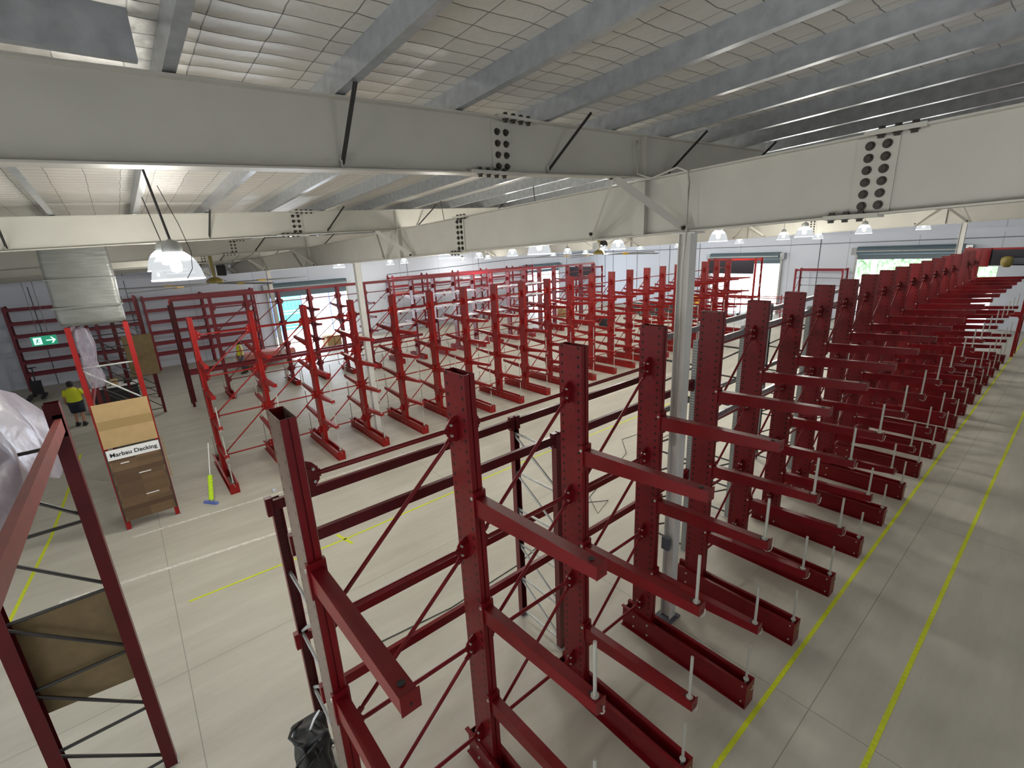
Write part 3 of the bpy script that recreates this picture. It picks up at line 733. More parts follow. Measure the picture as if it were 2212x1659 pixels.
o = link('wrapped_pallet', bulge(-15.75, -12.98, -1.03, .03, 4.66, 6.4, .02, 'wrapped_pallet', GREYW, 14)); tag(o, 'tall grey film wrapped load on the top level of the decking display rack', 'wrapped load')
part('film_fold', MB().box(-15.78, -12.93, -1.06, .06, 5.04, 5.07), GREYW, o); part('film_fold', MB().box(-15.78, -12.93, -1.06, .06, 5.6, 5.62), GREYW, o)
o = link('plastic_film', bulge(-13.25, -13.05, -.86, -.62, 3.35, 4.6, .06, 'plastic_film', mat('loose_clear_film', (.33, .30, .36), .3, noise=.3, nscale=6, alpha=.45), 10, 3)); tag(o, 'loose hanging strip of clear film under the grey wrapped load', 'film')
tag(link('board_panel', MB().box(-19.0, -18.97, -.2, .55, 2.4, 3.7).mesh('board_panel', CARDD)), 'olive brown board sheet set in the rear frames right of the decking display', 'board')
# black cabinet with clutter behind
t = empty('storage_cabinet', 'low black cabinet with small items on top seen through the decking display rack', 'cabinet', (-25.6, -.9, 0))
part('carcass', MB().box(-.35, .35, -.75, .75, .04, .98), DARK, t); part('worktop', MB().box(-.38, .38, -.78, .78, .98, 1.02), WHT, t)
part('plinth', MB().box(-.3, .3, -.7, .7, 0, .04), DARK, t)
for y, m_, s_, nm, lb in ((-.5, HAIR, .17, 'bag', 'dark round bag on the left of the black cabinet top'), (0.0, CARD, .13, 'box', 'small tan box in the middle of the black cabinet top'), (.45, HAIR, .12, 'bag', 'small dark bag on the right of the black cabinet top')):
    o = link(nm, bulge(-s_, s_, -s_, s_, 0, 1.7 * s_, .015, nm, m_, 4, int(y * 10) + 9), None, (-25.6, -.9 + y, 1.022)); tag(o, lb, nm)

# racks against the left wall
def wall_rack(name, label, ys, x0, x1, zs, h, m, boards=()):
    t = empty(name, label, 'rack', (0, 0, 0), GP)
    for y in ys: frame(t, 'y', y, x0, x1, h, m, m, None, .8)
    for a, b in zip(ys[:-1], ys[1:]):
        for z in zs:
            beam(t, 'y', a + .05, b - .05, x1, z, m, .12); beam(t, 'y', a + .05, b - .05, x0, z, m, .12)
    return t
REDW = mat('red_paint_wall_rack', (.22, .013, .025), .4)
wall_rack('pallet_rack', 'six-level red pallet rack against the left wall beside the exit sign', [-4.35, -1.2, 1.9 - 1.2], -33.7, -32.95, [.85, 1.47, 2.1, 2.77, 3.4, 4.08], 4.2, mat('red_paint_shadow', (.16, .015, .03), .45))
wall_rack('pallet_rack', 'bright pink-red pallet rack against the left wall, before the first roller door', [1.0, 3.75, 6.45], -33.7, -32.95, [.95, 1.55, 2.15, 2.75, 3.4, 4.06], 4.15, REDW)
wall_rack('pallet_rack', 'long red pallet rack against the left wall between the two roller doors', [15.4, 18.2, 21.0, 23.8, 26.6, 28.9], -32.9, -32.1, [.7, 1.7, 2.9, 3.5, 4.1], 4.25, REDW)
k = 0
for (y, z) in [(16.5, 2.92), (19.5, 2.92), (20.2, 3.52), (22.3, 1.72), (24.8, 2.92), (25.2, 3.52), (27.4, 1.72), (22.4, 3.52), (18.9, 1.72)]:
    o = link('stacked_board', MB().box(-.3, .3, -.9, .9, 0, .1).mesh('stacked_board', SILV if k % 3 else PINK), None, (-32.5, y, z)); k += 1
    tag(o, 'flat %s board pack on the %s of the long wall rack' % ('silver' if (k - 1) % 3 else 'pink', {1.72: 'second beam level', 2.92: 'third beam level', 3.52: 'fourth beam level'}[z]), 'board', 'board packs on the long wall rack')
# red pallet / pink pack in the bay near worker
o = link('timber_pack', bulge(-30.3, -29.2, 4.4, 7.4, .12, .75, .02, 'timber_pack', PINK, 6)); tag(o, 'long pinkish wrapped timber pack on the floor behind the worker in the yellow vest', 'pack')
part('bearer', MB().box(-30.2, -29.3, 4.8, 4.9, 0, .16).box(-30.2, -29.3, 6.8, 6.9, 0, .16), CARDD, o)

# right wall racks
t = empty('pallet_rack', 'slim red rack frame standing alone against the back wall between two open doors', 'rack', (0, 0, 0), GP)
for x in (-13.2, -10.4): frame(t, 'x', x, 36.2, 37.1, 3.45, REDW, REDW, None, .9)
for w in (36.2, 37.1):
    for z in (3.42,): beam(t, 'x', -13.15, -10.45, w, z, REDW)
for z in (2.3, 2.8): beam(t, 'x', -13.15, -10.45, 37.1, z, BRACE, .03, .03)
def dark_rack(label, x0, x1, y, zt, zb0, h):
    t = empty('display_rack', label, 'rack', (0, 0, 0), GP)
    for x in (x0, x1): frame(t, 'x', x, y, y + .9, h, REDM, WHITEST, None, .85)
    for z in (h - .05, 1.9):
        for w in (y, y + .9): beam(t, 'x', x0 + .05, x1 - .05, w, z, REDM)
    part('dark_sheet', MB().box(x0 + .08, x1 - .08, y - .03, y - .01, zb0, zt), NAVYP, t)
    return t
dark_rack('red rack with a black sheet across its top, before an open back door', -17.3, -14.1, 32, 4.25, 3.4, 4.38)
dark_rack('red rack with a dark grey sheet standing near the far corner', -28.9, -26.0, 30.2, 3.95, 3.0, 4.0)
tE = dark_rack('red end rack with a black top sheet beyond the right-hand rack row', -4.0, -1.75, 30.3, 4.68, 4.0, 4.78)
part('side_sheet', MB().box(-4.05, -3.15, 30.2, 30.22, 3.95, 4.76), RED, tE)
o = empty('forklift_arm', 'rounded yellow boom end in front of the black sheet at the right edge', 'machine', (-2.55, 29.9, 4.22))
part('boom_head', MB().lathe([(0, -.28), (.1, -.27), (.2, -.15), (.22, 0), (.2, .12), (.1, .18), (0, .2)], 16), FANY, o, smooth=True)
part('boom', MB().box(.1, 2.9, -.12, .12, -.14, .12), GREYC, o); part('mast', MB().box(2.7, 3.1, -.3, .3, -4.22, .4), YELLOW, o)
# red low rails (trolleys) near the back doors
for i, (x, y, lab) in enumerate([(-13.6, 33.5, 'low red wire trolley near the back wall rack'), (-17.6, 35.5, 'low red wire trolley in front of the open back door')]):
    t = empty('wire_trolley', lab, 'trolley', (x, y, 0), 'red trolleys by the back doors')
    for z in (.9, 1.3, 1.75):
        part('rail', MB().tube([(-.9, -.5, z), (.9, -.5, z), (.9, .5, z), (-.9, .5, z), (-.9, -.5, z)], .03, 6), REDM, t)
    for a in (-.9, .9):
        for b in (-.5, .5): part('post', MB().tube([(a, b, .1), (a, b, 2.0)], .03, 6), REDM, t)
    part('deck', MB().box(-.9, .9, -.5, .5, .18, .24), GALV, t)
    for a in (-.8, .8):
        for b in (-.4, .4): part('wheel', MB().tube([(a, b - .03, .1), (a, b + .03, .1)], .1, 12), DARK, t)

# ------------------------------------------------------------------ lamps
def lamp_proto():
    prof = [(.30, 0), (.305, .012), (.295, .02), (.285, .06), (.265, .12), (.235, .18), (.19, .23), (.13, .27), (.09, .285)]
    prof = [(r * .86, z * 1.12) for r, z in prof]
    return MB().lathe(prof, 32).mesh('lamp_shade', LAMPM, True)
SH = lamp_proto()
HOUS = MB().lathe([(0, .28), (.09, .28), (.10, .33), (.09, .40), (.03, .44), (0, .45)], 20).mesh('lamp_housing', GALVL, True)
BULB = MB().lathe([(0, .08), (.05, .1), (.06, .16), (.045, .24), (.03, .29)], 12).mesh('bulb', mat('bulb_glow', (1, 1, 1), .4, emit=(.95, .98, 1), estr=12), True)
LP = [(-6.65, .58, 5.62, 'nearest high-bay lamp, large clear dome hanging at the left'), (-9.26, .69, 5.70, ''), (-12.2, 1.12, 5.60, ''), (-24.18, 1.45, 5.25, ''),
      (-9.81, 6.21, 5.62, ''), (-23.39, 16.87, 5.28, ''), (-17.42, 14.47, 5.4, ''), (-7.78, 7.22, 5.62, ''), (-21.08, 21.93, 5.25, ''),
      (-16.57, 19.86, 5.42, ''), (-10.87, 13.85, 5.55, ''), (-21.29, 29.65, 5.2, ''), (-19.58, 31.8, 5.22, ''), (-7.14, 13.65, 5.67, ''), (-15.14, 31.71, 5.34, ''),
      (-8.91, 22.64, 5.55, ''), (-5.98, 16.7, 5.67, ''), (-9.95, 29.75, 5.44, ''), (-5.62, 21.14, 5.66, ''), (-5.13, 27.39, 5.68, ''),
      (-31.9, 21.4, 4.9, ''), (-31.0, 23.2, 4.98, ''), (-28.76, 14.75, 5.12, ''), (-30.5, 14.6, 5.05, ''), (-20.94, 7.63, 5.3, ''), (-28.33, 27.81, 4.9, ''), (-29.5, 33, 4.95, '')]
LAMPLAB = ['largest and nearest clear dome lamp, hanging in front of the ceiling fan', 'clear dome lamp directly behind the largest lamp, its rim just below it',
 'clear dome lamp third in line behind the largest lamp', 'small clear lamp farthest in line behind the largest lamp',
 'wide dome lamp cut off by the girder, above the long wall rack', 'small dome lamp with a twin beside it, left of the corner shutter', 'dome lamp just left of the dark shutter near the far corner',
 'widest lamp rim under the girder, above the dark corner shutter', 'small dome lamp above the rack with the dark grey sheet', 'dome lamp between the distant fan motor and a larger lamp',
 'larger dome lamp just beside the distant ceiling fan motor', 'small lamp rim between the distant fan and the near white column', 'small lamp rim close beside the near white column, rack side',
 'large dome lamp beside the near white column, under the near girder', 'small lamp rim above the rack with the black sheet', 'lamp rim above the edge of the narrower open back door',
 'dome lamp hanging on a cord between the two open back doors', 'small lamp rim tucked against the corded lamp between the back doors', 'lamp rim above the start of the wider open back door',
 'lamp rim above the wider back door, nearest the distant white column', 'tiny dome lamp hanging below the wide lamp over the long wall rack', 'tiny dome lamp behind the small twin lamps over the long wall rack',
 'dome lamp above the middle of the long wall rack beam', 'dome lamp above the start of the long wall rack beam', 'lamp rim above the first open roller door', 'tiny lamp rim just above the dark corner shutter housing', 'tiny lamp deep in the far corner']
for i, (x, y, z, lab) in enumerate(LP):
    lab = LAMPLAB[i]
    t = empty('high_bay_lamp', lab, 'lamp', (x, y, z), 'dome high-bay lamps')
    sc = 1.0
    link('lamp_shade', SH, t); link('lamp_housing', HOUS, t); link('bulb', BULB, t)
    part('chain', MB().tube([(0, 0, .44), (-.02, -.1, (zb(x, y) - z))], .008 if i else .014, 6), BRACE, t)
    if i == 0: part('flex', MB().tube([(.0, 0, 1.0), (.12, .1, .6), (.2, .15, .3), (.26, .12, .12), (.3, .05, .02)], .004, 5), BRACE, t)
    if True:
        l = bpy.data.lights.new('lamp_light', 'POINT'); l.energy = (105 if i == 0 else 170) if y < 12 else (130 if x < -28 else 260); l.color = (1.0, .97, .88); l.shadow_soft_size = .25
        lo = bpy.data.objects.new('lamp_light', l); COL.objects.link(lo); lo.location = (x, y, z - .05)

for x, y, z in ((1.6, 2.6, 5.3), (-1.4, -3.2, 5.6), (1.5, 12.0, 5.6)):  # unseen lamps added to light the near steel
    t = empty('high_bay_lamp', 'added dome high-bay lamp hanging unseen outside the frame to light the near steel', 'lamp', (x, y, z), 'dome high-bay lamps')
    link('lamp_shade', SH, t); link('lamp_housing', HOUS, t); link('bulb', BULB, t)
    l = bpy.data.lights.new('lamp_light', 'POINT'); l.energy = 75 if y < 8 else 60; l.color = (1.0, .97, .9); l.shadow_soft_size = .25
    lo = bpy.data.objects.new('lamp_light', l); COL.objects.link(lo); lo.location = (x, y, z - .05)
# ------------------------------------------------------------------ ceiling fans
def fan(x, y, z, lab, rot):
    t = empty('ceiling_fan', lab, 'fan', (x, y, z), 'big industrial ceiling fans')
    part('down_rod', MB().box(-.05, .05, -.06, .06, .2, zb(x, y) - z), FANY, t)
    part('motor', MB().tube([(0, .12, .5), (0, .42, .5)], [.2, .22], 12), DARK, t)
    part('gearbox', MB().box(-.12, .12, -.36, -.12, .3, .62), GALVL, t)
    part('hub', MB().lathe([(0, .02), (.28, .03), (.3, .12), (.22, .2), (.12, .25), (0, .26)], 8), FANY, t)
    for k in range(5):
        a = rot + k * 2 * PI / 5; c, s = math.cos(a), math.sin(a)
        def R(u, v, w): return (u * c - v * s, u * s + v * c, w)
        mb = MB(); mb.hexa([R(.25, -.07, .0), R(.25, .07, .03), R(.25, .07, .05), R(.25, -.07, .02)], [R(3.5, -.09, -.02), R(3.5, .09, .02), R(3.5, .09, .035), R(3.5, -.09, -.005)])
        part('blade', mb, BLADE, t)
        mb = MB(); mb.hexa([R(1.5, -.075, -.014), R(1.5, .075, .0), R(1.5, .075, .055), R(1.5, -.075, .035)], [R(1.8, -.085, -.02), R(1.8, .08, .0), R(1.8, .08, .055), R(1.8, -.085, .03)])
        part('blade_clip', mb, YELLOW, t)
    for k in range(4):
        a = PI / 4 + k * PI / 2; part('guy_wire', MB().tube([(.15 * math.cos(a), .15 * math.sin(a), .3), (2.2 * math.cos(a), 2.2 * math.sin(a), zb(x, y) - z - .1)], .007, 5), BRACE, t)
    return t
fan(-21.6, 3.0, 4.98, 'large ceiling fan with grey blades hanging before the left wall', PI / 2 + .06)
fan(-16.6, 19.6, 5.2, 'large ceiling fan hanging in the distance over the middle of the hall', PI / 2 - .3)

# ------------------------------------------------------------------ exit sign
ex = empty('exit_sign', 'green exit sign with running figure and arrow, hanging before the left wall', 'sign', (-23.0, -2.3, 3.45))
part('panel', MB().box(-.02, .02, -.33, .33, -.16, .16), EXITG, ex)
part('arrow', MB().box(.02, .024, .05, .28, -.02, .02).prism([(.021, .17, .11), (.021, .21, .11), (.021, .30, 0), (.021, .21, -.11), (.021, .17, -.11), (.021, .24, 0)], (.003, 0, 0)), EXITW, ex)
part('pictogram', MB().box(.02, .023, -.27, -.06, -.12, .12), EXITW, ex)
fg = MB(); fg.tube([(.026, -.15, .07), (.027, -.15, .071)], .022, 8); fg.bar((.026, -.16, .05), (.026, -.18, -.02), .03, .004, (1, 0, 0)); fg.bar((.026, -.18, -.02), (.026, -.12, -.07), .018, .004, (1, 0, 0))
fg.bar((.026, -.18, -.02), (.026, -.22, -.08), .018, .004, (1, 0, 0)); fg.bar((.026, -.16, .04), (.026, -.1, .02), .014, .004, (1, 0, 0)); fg.bar((.026, -.16, .04), (.026, -.22, .01), .014, .004, (1, 0, 0))
part('running_figure', fg, EXITG, ex)
part('hanger', MB().tube([(0, -.1, .16), (0, -.1, 2.0)], .008, 6).tube([(0, .15, .16), (0, .15, 2.0)], .008, 6), BRACE, ex)

# ------------------------------------------------------------------ floor lines
def line(pts, w, lab, name='floor_line', m=TAPE, cat='line'):
    mb = MB()
    for a, b in zip(pts[:-1], pts[1:]):
        mb.bar((a[0], a[1], .002), (b[0], b[1], .002), w, .003)
    tag(link(name, mb.mesh(name, m)), lab, cat)
line([(-1.73, -3), (-1.73, 37)], .055, 'yellow aisle line nearest the ends of the right-hand rack bases')
line([(-.64, -3), (-.64, 37)], .055, 'second yellow aisle line, closer to the right edge of the photo')
line([(-9.25, -.19), (-9.16, 2.6), (-9.3, 8.0), (-9.05, 17), (-9.0, 22)], .05, 'yellow line on the open floor between the two red racks')
line([(-9.45, 2.55), (-8.9, 2.68)], .06, 'short yellow cross mark over the middle floor line')
line([(-8.0, -3.0), (-11.05, -2.62), (-14, -2.32), (-17.15, -2.15), (-20, -2.02)], .06, 'yellow line on the floor at far left beyond the near rack')
CH = mat('chalk_streak', (.68, .66, .60), .8, noise=.2, nscale=12)
line([(-12.6, -.9), (-12.4, 2.2), (-12.2, 6)], .07, 'pale chalky streak along the floor by the decking display', 'floor_streak', CH, 'streak')
line([(-10.9, -2.0), (-10.6, .3), (-10.4, 2.2)], .09, 'pale chalky streak nearer the camera on the open floor', 'floor_streak', CH, 'streak')
line([(-17.6, -.1), (-17.3, 4), (-17.0, 13)], .06, 'pale streak on the floor behind the middle rack bases', 'floor_streak', CH, 'streak')
line([(-11.7, 7), (-11.4, 16), (-11.3, 24)], .07, 'pale streak on the floor in front of the middle rack', 'floor_streak', CH, 'streak')

# mop with lime sleeve
t = empty('floor_broom', 'blue floor broom with lime wrapped handle leaning by the middle rack base', 'broom', (-13.05, .68, 0))
part('head', MB().hexa([(-.16, -.13, .0), (.16, .1, .0), (.12, .16, .0), (-.2, -.07, .0)], [(-.16, -.13, .06), (.16, .1, .06), (.12, .16, .06), (-.2, -.07, .06)]), BLUE, t)
mb = MB(); p0 = Vector((-.02, .03, .06)); p1 = Vector((-.75, .3, 1.32)); d = p1 - p0
mb.tube([p0, p1], .012, 6); part('handle', mb, WHT, t)
mb = MB(); mb.tube([p0 + d * (.02 + .028 * k) for k in range(16)], [.05 + .01 * (k % 2) for k in range(16)], 10); part('sleeve', mb, LIME, t)
# thin cables on floor behind the racks
mb = MB()
import math as _m
pts = [(-6.04, 1.94, .012), (-5.9, 3.2, .012), (-5.98, 4.77, .012), (-6.4, 6.4, .012), (-6.7, 7.2, .012), (-6.3, 7.8, .012), (-6.1, 7.2, .012), (-6.7, 7.6, .012), (-7.2, 9.0, .012), (-7.6, 10.2, .012), (-8.3, 10.9, .012), (-8.2, 11.6, .012), (-7.5, 11.3, .012), (-7.5, 13, .012)]
mb.tube(pts, .008, 6); tag(link('floor_cable', mb.mesh('floor_cable', BRACE)), 'thin dark cable looping across the floor behind the nearest racks', 'cable')
o = link('plug_end', MB().lathe([(0, 0), (.035, .005), (.045, .03), (.03, .06), (0, .065)], 10).mesh('plug_end', WHT, True), None, (-6.05, 1.9, 0)); tag(o, 'small white plug at the near end of the floor cable', 'plug')
# coil of black hose hanging at bottom
t = empty('rope_bundle', 'tangled bundle of black straps on the floor beside the nearest rack post', 'bundle', (-4.58, .60, 0))
rnd = random.Random(5)
for k in range(10):
    r = rnd.uniform(.12, .22); zz = rnd.uniform(.1, .75); tl = rnd.uniform(-.5, .5); pts = []
    for a in range(17):
        an = a / 16 * 2 * PI
        pts.append((r * math.cos(an), .8 * r * math.sin(an) + .05 * math.sin(3 * an + k), zz + .25 * math.sin(an + k) * .8 + tl * r * math.cos(an)))
    part('strap_loop', MB().tube(pts, .018, 6), CABLE, t, smooth=True)
o = link('strap_core', bulge(-.17, .17, -.15, .15, 0, .85, .05, 'strap_core', CABLE, 8, 4), t)
part('tail', MB().tube([(0, 0, .8), (.12, .05, 1.05), (.2, .1, 1.2)], .012, 6), WHT, t)
# pallet truck at far left
t = empty('pallet_truck', 'black pallet truck parked by the left wall rack', 'pallet truck', (-31.1, -3.9, 0))
for s in (-.25, .25): part('fork', MB().box(-.1, 1.1, s - .08, s + .08, .08, .16), DARK, t)
part('pump', MB().box(-.35, -.1, -.2, .2, .1, .75), DARK, t)
part('handle', MB().tube([(-.2, 0, .6), (-.55, 0, 1.3), (-.58, -.15, 1.35), (-.58, .15, 1.35)], .025, 6), DARK, t)
for s in (-.15, .15): part('wheel', MB().tube([(-.25, s - .04, .09), (-.25, s + .04, .09)], .09, 12), DARK, t)
# bits on floor
for (x, y, lab) in ((-12.6, 2.05, 'clear crumpled plastic scrap on the floor near the middle rack base'), (-2.75, 5.5, 'small plastic scrap on the floor beside the near rack base')):
    o = link('plastic_scrap', bulge(-.05, .05, -.04, .04, 0, .06, .02, 'plastic_scrap', mat('scrap', (.55, .58, .65), .3), 4, 6), None, (x, y, 0)); tag(o, lab, 'scrap')

# ------------------------------------------------------------------ people
def person(loc, rz, joints, radii, edges, label, clothes):
    t = empty('person', label, 'person', loc); t.rotation_euler = (0, 0, rz)
    me = bpy.data.meshes.new('body'); me.from_pydata(joints, edges, []); me.materials.append(SKIN)
    o = link('body', me, t)
    md = o.modifiers.new('skin', 'SKIN')
    for i, r in enumerate(radii):
        me.skin_vertices[0].data[i].radius = r if isinstance(r, tuple) else (r, r)
    me.skin_vertices[0].data[0].use_root = True
    md.use_smooth_shade = True
    s = o.modifiers.new('sub', 'SUBSURF'); s.levels = 2; s.render_levels = 2
    for nm, mb, m in clothes: part(nm, mb, m, t, smooth=True)
    return t
def human(loc, rz, label, shirt, shorts_m, h=1.72, stride=.12, arm=.12, sleeveless=False, longp=False, stout=1.0):
    k = h / 1.72
    J = [(0, 0, .92), (0, 0, 1.12), (0, 0, 1.34), (0, 0, 1.46), (0, .01, 1.53), (0, .02, 1.62), (0, .01, 1.70),
         (-.10, 0, .88), (-.11, stride * .5, .50), (-.12, -stride * .2, .10), (-.12, stride * .6, .035),
         (.10, 0, .88), (.11, -stride * .3, .50), (.12, -stride * 1.2, .12), (.12, -stride * .4, .035),
         (-.19, 0, 1.40), (-.27, -.03, 1.14), (-.30, .08, .92), (-.30, .12, .83),
         (.19, 0, 1.40), (.29, .02, 1.15), (.35, arm, .95), (.37, arm + .05, .87)]
    J = [(x * k, y * k, z * k) for x, y, z in J]
    Rr = [(.15 * stout, .11), (.14 * stout, .11), (.16 * stout, .11), (.07, .06), (.055, .055), (.085, .095), (.06, .07),
          (.085, .09), (.06, .06), (.035, .04), (.035, .05), (.085, .09), (.06, .06), (.035, .04), (.035, .05),
          (.06, .06), (.042, .042), (.03, .03), (.028, .035), (.06, .06), (.042, .042), (.03, .03), (.028, .035)]
    Rr = [(a * k, b * k) for a, b in Rr]
    E = [(0, 1), (1, 2), (2, 3), (3, 4), (4, 5), (5, 6), (0, 7), (7, 8), (8, 9), (9, 10), (0, 11), (11, 12), (12, 13), (13, 14), (2, 15), (15, 16), (16, 17), (17, 18), (2, 19), (19, 20), (20, 21), (21, 22)]
    sh = MB(); n = 18
    prof = [(.215 * stout, .145, .86), (.205 * stout, .145, .98), (.20 * stout, .14, 1.12), (.215 * stout, .145, 1.28), (.215, .13, 1.38), (.15, .10, 1.45), (.075, .075, 1.485)]
    vs = []; fs = []
    for a, b, z in prof:
        for i in range(n): vs.append((a * k * math.cos(2 * PI * i / n), b * k * math.sin(2 * PI * i / n), z * k))
    for j in range(len(prof) - 1):
        for i in range(n): fs.append((j * n + i, j * n + (i + 1) % n, (j + 1) * n + (i + 1) % n, (j + 1) * n + i))
    sh.add(vs, fs)
    if not sleeveless:
        sh.tube([J[15], Vector(J[15]).lerp(Vector(J[16]), .8)], [.085 * k, .066 * k], 10); sh.tube([J[19], Vector(J[19]).lerp(Vector(J[20]), .8)], [.085 * k, .066 * k], 10)
    pn = MB()
    vs = []; fs = []
    for a, b, z in ((.205 * stout, .14, .99), (.215 * stout, .15, .9), (.21 * stout, .15, .80)):
        for i in range(n): vs.append((a * k * math.cos(2 * PI * i / n), b * k * math.sin(2 * PI * i / n), z * k))
    for j in range(2):
        for i in range(n): fs.append((j * n + i, j * n + (i + 1) % n, (j + 1) * n + (i + 1) % n, (j + 1) * n + i))
    pn.add(vs, fs)
    for a, b, c in ((7, 8, 9), (11, 12, 13)):
        end = Vector(J[c]) if longp else Vector(J[b])
        pn.tube([Vector(J[a]) + Vector((0, 0, .0)), Vector(J[a]).lerp(Vector(J[b]), .6)] + ([Vector(J[b])] if longp else []) + [end + Vector((0, 0, .02))], [.125 * k * stout, .115 * k * stout] + ([.085 * k] if longp else []) + [.06 * k if longp else .105 * k * stout], 12)
    hr = MB(); hr.lathe([(.0, .125), (.06, .115), (.1, .07), (.108, .0), (.10, -.05), (.085, -.09)], 16, 0, (0, -.012, 1.62 * k))
    bt = MB()
    for c in (9, 13):
        f = Vector(J[c]); bt.tube([f + Vector((0, 0, .05)), f + Vector((0, 0, -.05 * 0)), Vector((f.x, f.y, .05))], [.052, .055, .056], 10)
        bt.box(f.x - .05, f.x + .05, f.y - .07, f.y + .2, .0, .075)
    fc = MB(); fc.tube([(0, .10 * k, 1.60 * k), (0, .125 * k, 1.585 * k)], [.02, .012], 8)
    cl = [('vest' if sleeveless else 'shirt', sh, shirt), ('trousers' if longp else 'shorts', pn, shorts_m), ('hair', hr, HAIR), ('boots', bt, DARK), ('nose', fc, SKIN)]
    t = person(loc, rz, J, Rr, E, label, cl)
    return t
human((-23.9, -2.1, 0), PI / 2 - .2, 'person in a yellow high-visibility shirt and navy shorts walking away on the left', HIVIS, NAVY, 1.74, stout=1.15)
human((-27.6, -1.62, 0), 1.2, 'person in a yellow shirt and dark shorts behind the decking display rack', HIVIS, NAVY, 1.7)
human((-28.2, 4.35, 0), PI, 'person in a sleeveless yellow vest and grey trousers behind the middle rack', HIVIS, GREYC, 1.78, sleeveless=True, longp=True)

# ------------------------------------------------------------------ far clutter near the back left
tb = empty('work_table', 'long dark work table near the back wall with boxes on it', 'table', (-21.5, 33.2, 0))
part('tabletop', MB().box(-3, 3, -.5, .5, .95, 1.02), WHT, tb); part('skirt', MB().box(-2.9, 2.9, -.45, .45, .15, .95), mat('dark_green_skirt', (.02, .05, .05), .6), tb)
for a in (-2.8, 2.8): part('leg', MB().box(a - .05, a + .05, -.45, .45, 0, .15), BRACE, tb)
o = link('machine_block', bulge(-.8, .8, -.4, .4, 0, .75, .01, 'machine_block', YELLOW, 4), None, (-18.9, 33.2, 1.022)); tag(o, 'yellow machine block standing on the long work table', 'machine')
part('black_dial', MB().tube([(.1, -.40, .35), (.1, -.44, .35)], .16, 14), DARK, o)
for (x, y, w, h, m_, lab) in ((-27.5, 28.2, .9, .7, CARD, 'brown box pallet near the corner roller door'), (-21.6, 26.4, .7, .6, DARK, 'dark crates on the floor behind the middle rack'),
                           (-31.5, 10.3, 1.0, .8, CARD, 'tan carton pallet by the first roller door'), (-30.6, 12.0, .9, .55, CARD, 'low tan carton pallet right of the first roller door')):
    t = empty('loaded_pallet', lab, 'pallet', (x, y, 0))
    part('pallet', MB().box(-w / 2, w / 2, -.5, .5, .1, .14).box(-w / 2, w / 2, -.5, -.4, 0, .1).box(-w / 2, w / 2, .4, .5, 0, .1).box(-w / 2, w / 2, -.05, .05, 0, .1), CARDD, t)
    for a, b in ((-w / 4, -.24), (w / 4, -.24), (-w / 4, .24), (w / 4, .24)):
        part('carton', MB().box(a - w / 4 + .01, a + w / 4 - .01, b - .22, b + .22, .141, .14 + h * random.uniform(.8, 1)), m_, t)

# ------------------------------------------------------------------ outside
struct('yard_ground', MB().box(-90, XL - .2, -20, 90, -.16, -.04).box(XL - .2, 40, Y1 + .2, 100, -.16, -.04).box(XL - .2, 40, -50, Y0 - .2, -.16, -.04), ASPH, 'sunlit concrete yard outside the doors')
def leafy(name, x0, x1, y, h, label, seed):
    rnd = random.Random(seed); mb = MB()
    for k in range(2600):
        x = rnd.uniform(x0, x1); yy = y + rnd.uniform(-.8, .8); z = rnd.uniform(.1, h) ** 1.0
        z = min(z, h * (.8 + .2 * math.sin(x * 1.3))); s = rnd.uniform(.1, .24); a = rnd.uniform(0, 6); c, d = math.cos(a) * s, math.sin(a) * s
        mb.add([(x - c, yy - d, z), (x + d * .5, yy - c * .5, z + s * .6), (x + c, yy + d, z), (x - d * .5, yy + c * .5, z - s * .5)], [(0, 1, 2, 3)])
    mb.box(x0, x1, y - .4, y + .4, 0, h * .65)
    tag(link(name, mb.mesh(name, LEAF)), label, 'hedge')
leafy('hedge', -22, 6, 62, 4.2, 'green hedge outside beyond the open back doors', 2)
t = empty('car', 'white car parked outside the right-hand open back door', 'car', (-9.2, 52, .95))
part('car_body', MB().prism([(-2.1, -.85, .3), (2.1, -.85, .3), (2.15, -.85, .75), (1.3, -.85, .9), (.7, -.85, 1.4), (-1.0, -.85, 1.42), (-1.7, -.85, .95), (-2.15, -.85, .85)], (0, 1.7, 0)), WHT, t)
part('car_window', MB().prism([(1.05, -.86, .95), (.6, -.86, 1.33), (-.9, -.86, 1.33), (-1.4, -.86, .97)], (0, 1.72, 0)), DARK, t)
for a in (-1.3, 1.3):
    for b in (-.85, .75): part('wheel', MB().tube([(a, b - .02, .3), (a, b + .15, .3)], .32, 16), DARK, t)
struct('yard_bank', MB().box(-30, 10, 50, 66, -.04, .95), ASPH, 'raised bank outside')
t = empty('boom_barrier', 'striped boom barrier outside the right-hand open back door', 'barrier', (-11.2, 46, -.04))
part('post', MB().box(-.15, .15, -.15, .15, 0, 4.0), WHT, t); part('boom', MB().box(.1, 7.0, -.05, .05, 3.9, 4.12), BARR, t)
tag(link('teal_container', MB().box(-46, -43, 5.5, 12.0, -.04, 3.6).mesh('teal_container', stripe_mat('teal_ribs', (.15, .55, .52), (.10, .42, .40), 1, .3, .3))), 'teal container standing outside the left roller door', 'container')
t = empty('scaffold_stack', 'grey steel scaffold stacked outside the left roller door', 'scaffold', (-38.5, 11, -.04))
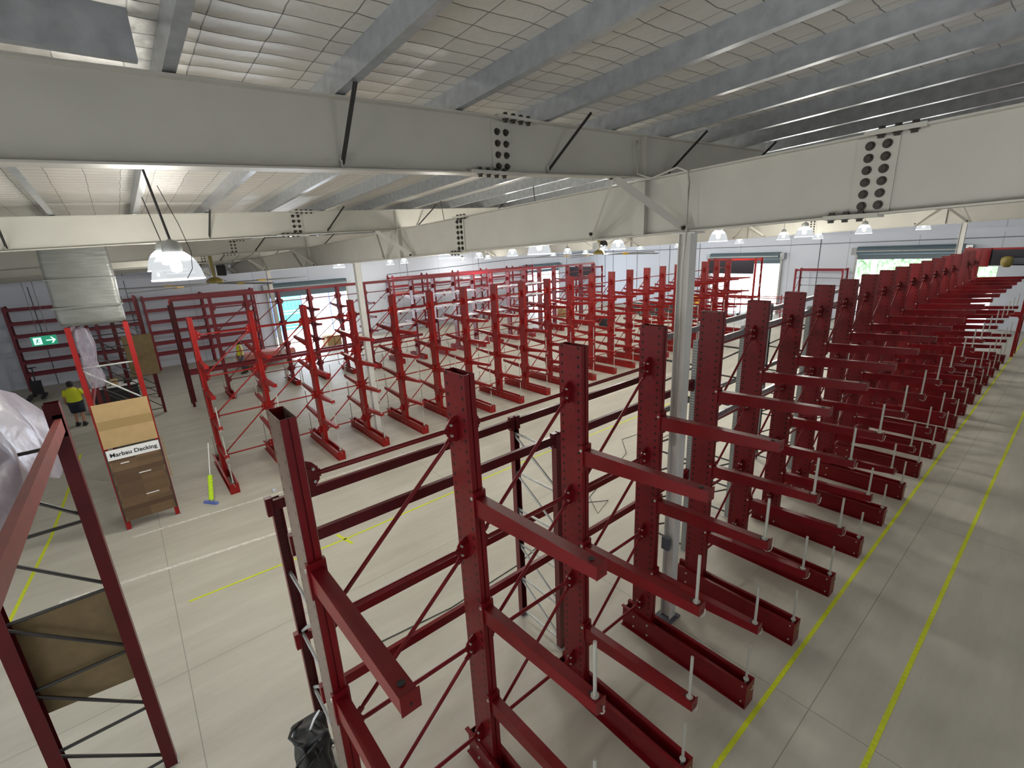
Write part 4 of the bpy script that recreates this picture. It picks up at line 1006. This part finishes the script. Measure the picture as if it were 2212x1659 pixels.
for x in (-1, 1):
    for y in (-2.2, 0, 2.2): part('standard', MB().tube([(x, y, 0), (x, y, 3.4)], .05, 6), BLUE, t)
for z in (.9, 1.9, 2.9):
    for x in (-1, 1): part('ledger', MB().tube([(x, -2.2, z), (x, 2.2, z)], .05, 6), GALVL, t)
tag(link('boundary_wall', MB().box(-70, -69.6, -10, 60, -.04, 5).mesh('boundary_wall', WALL)), 'pale boundary wall across the yard outside the left door', 'wall')

# ------------------------------------------------------------------ light
w = bpy.data.worlds.new('world'); SC.world = w; w.use_nodes = True
bg = w.node_tree.nodes['Background']; bg.inputs[0].default_value = (.80, .90, 1.0, 1); bg.inputs[1].default_value = 2.4
sun = bpy.data.lights.new('sun', 'SUN'); sun.energy = 9; sun.angle = .02; sun.color = (1, .96, .9)
so = bpy.data.objects.new('sun', sun); COL.objects.link(so); so.rotation_euler = (math.radians(25), math.radians(-15), 0)
def area(loc, rot, sx, sy, e, col, name='daylight_and_fill'):
    l = bpy.data.lights.new(name, 'AREA'); l.shape = 'RECTANGLE'; l.size = sx; l.size_y = sy; l.energy = e; l.color = col
    o = bpy.data.objects.new(name, l); COL.objects.link(o); o.location = loc; o.rotation_euler = rot
    return o
area((XL - .25, 10.05, 1.9), (0, -PI / 2, 0), 3.4, 5.0, 500, (.8, .88, 1))
area((-17.5, Y1 + .25, 2.0), (PI / 2, 0, 0), 5.2, 3.6, 450, (.82, .9, 1))
area((-7.6, Y1 + .25, 2.1), (PI / 2, 0, 0), 5.0, 3.8, 450, (.82, .9, 1))
area((XL - .25, 31.5, 1.8), (0, -PI / 2, 0), 3.3, 4.6, 300, (.8, .88, 1))
area((-3.5, Y0 - .25, 2.2), (PI / 2, 0, PI), 10.5, 4.2, 250, (.82, .9, 1))  # fill light at the added front opening, for ceiling and purlins
SC.view_settings.view_transform = 'Standard'
SC.view_settings.exposure = 0.22
SC.cycles.use_denoising = True
SC.cycles.max_bounces = 6
SC.cycles.diffuse_bounces = 4
SC.cycles.sample_clamp_indirect = 4
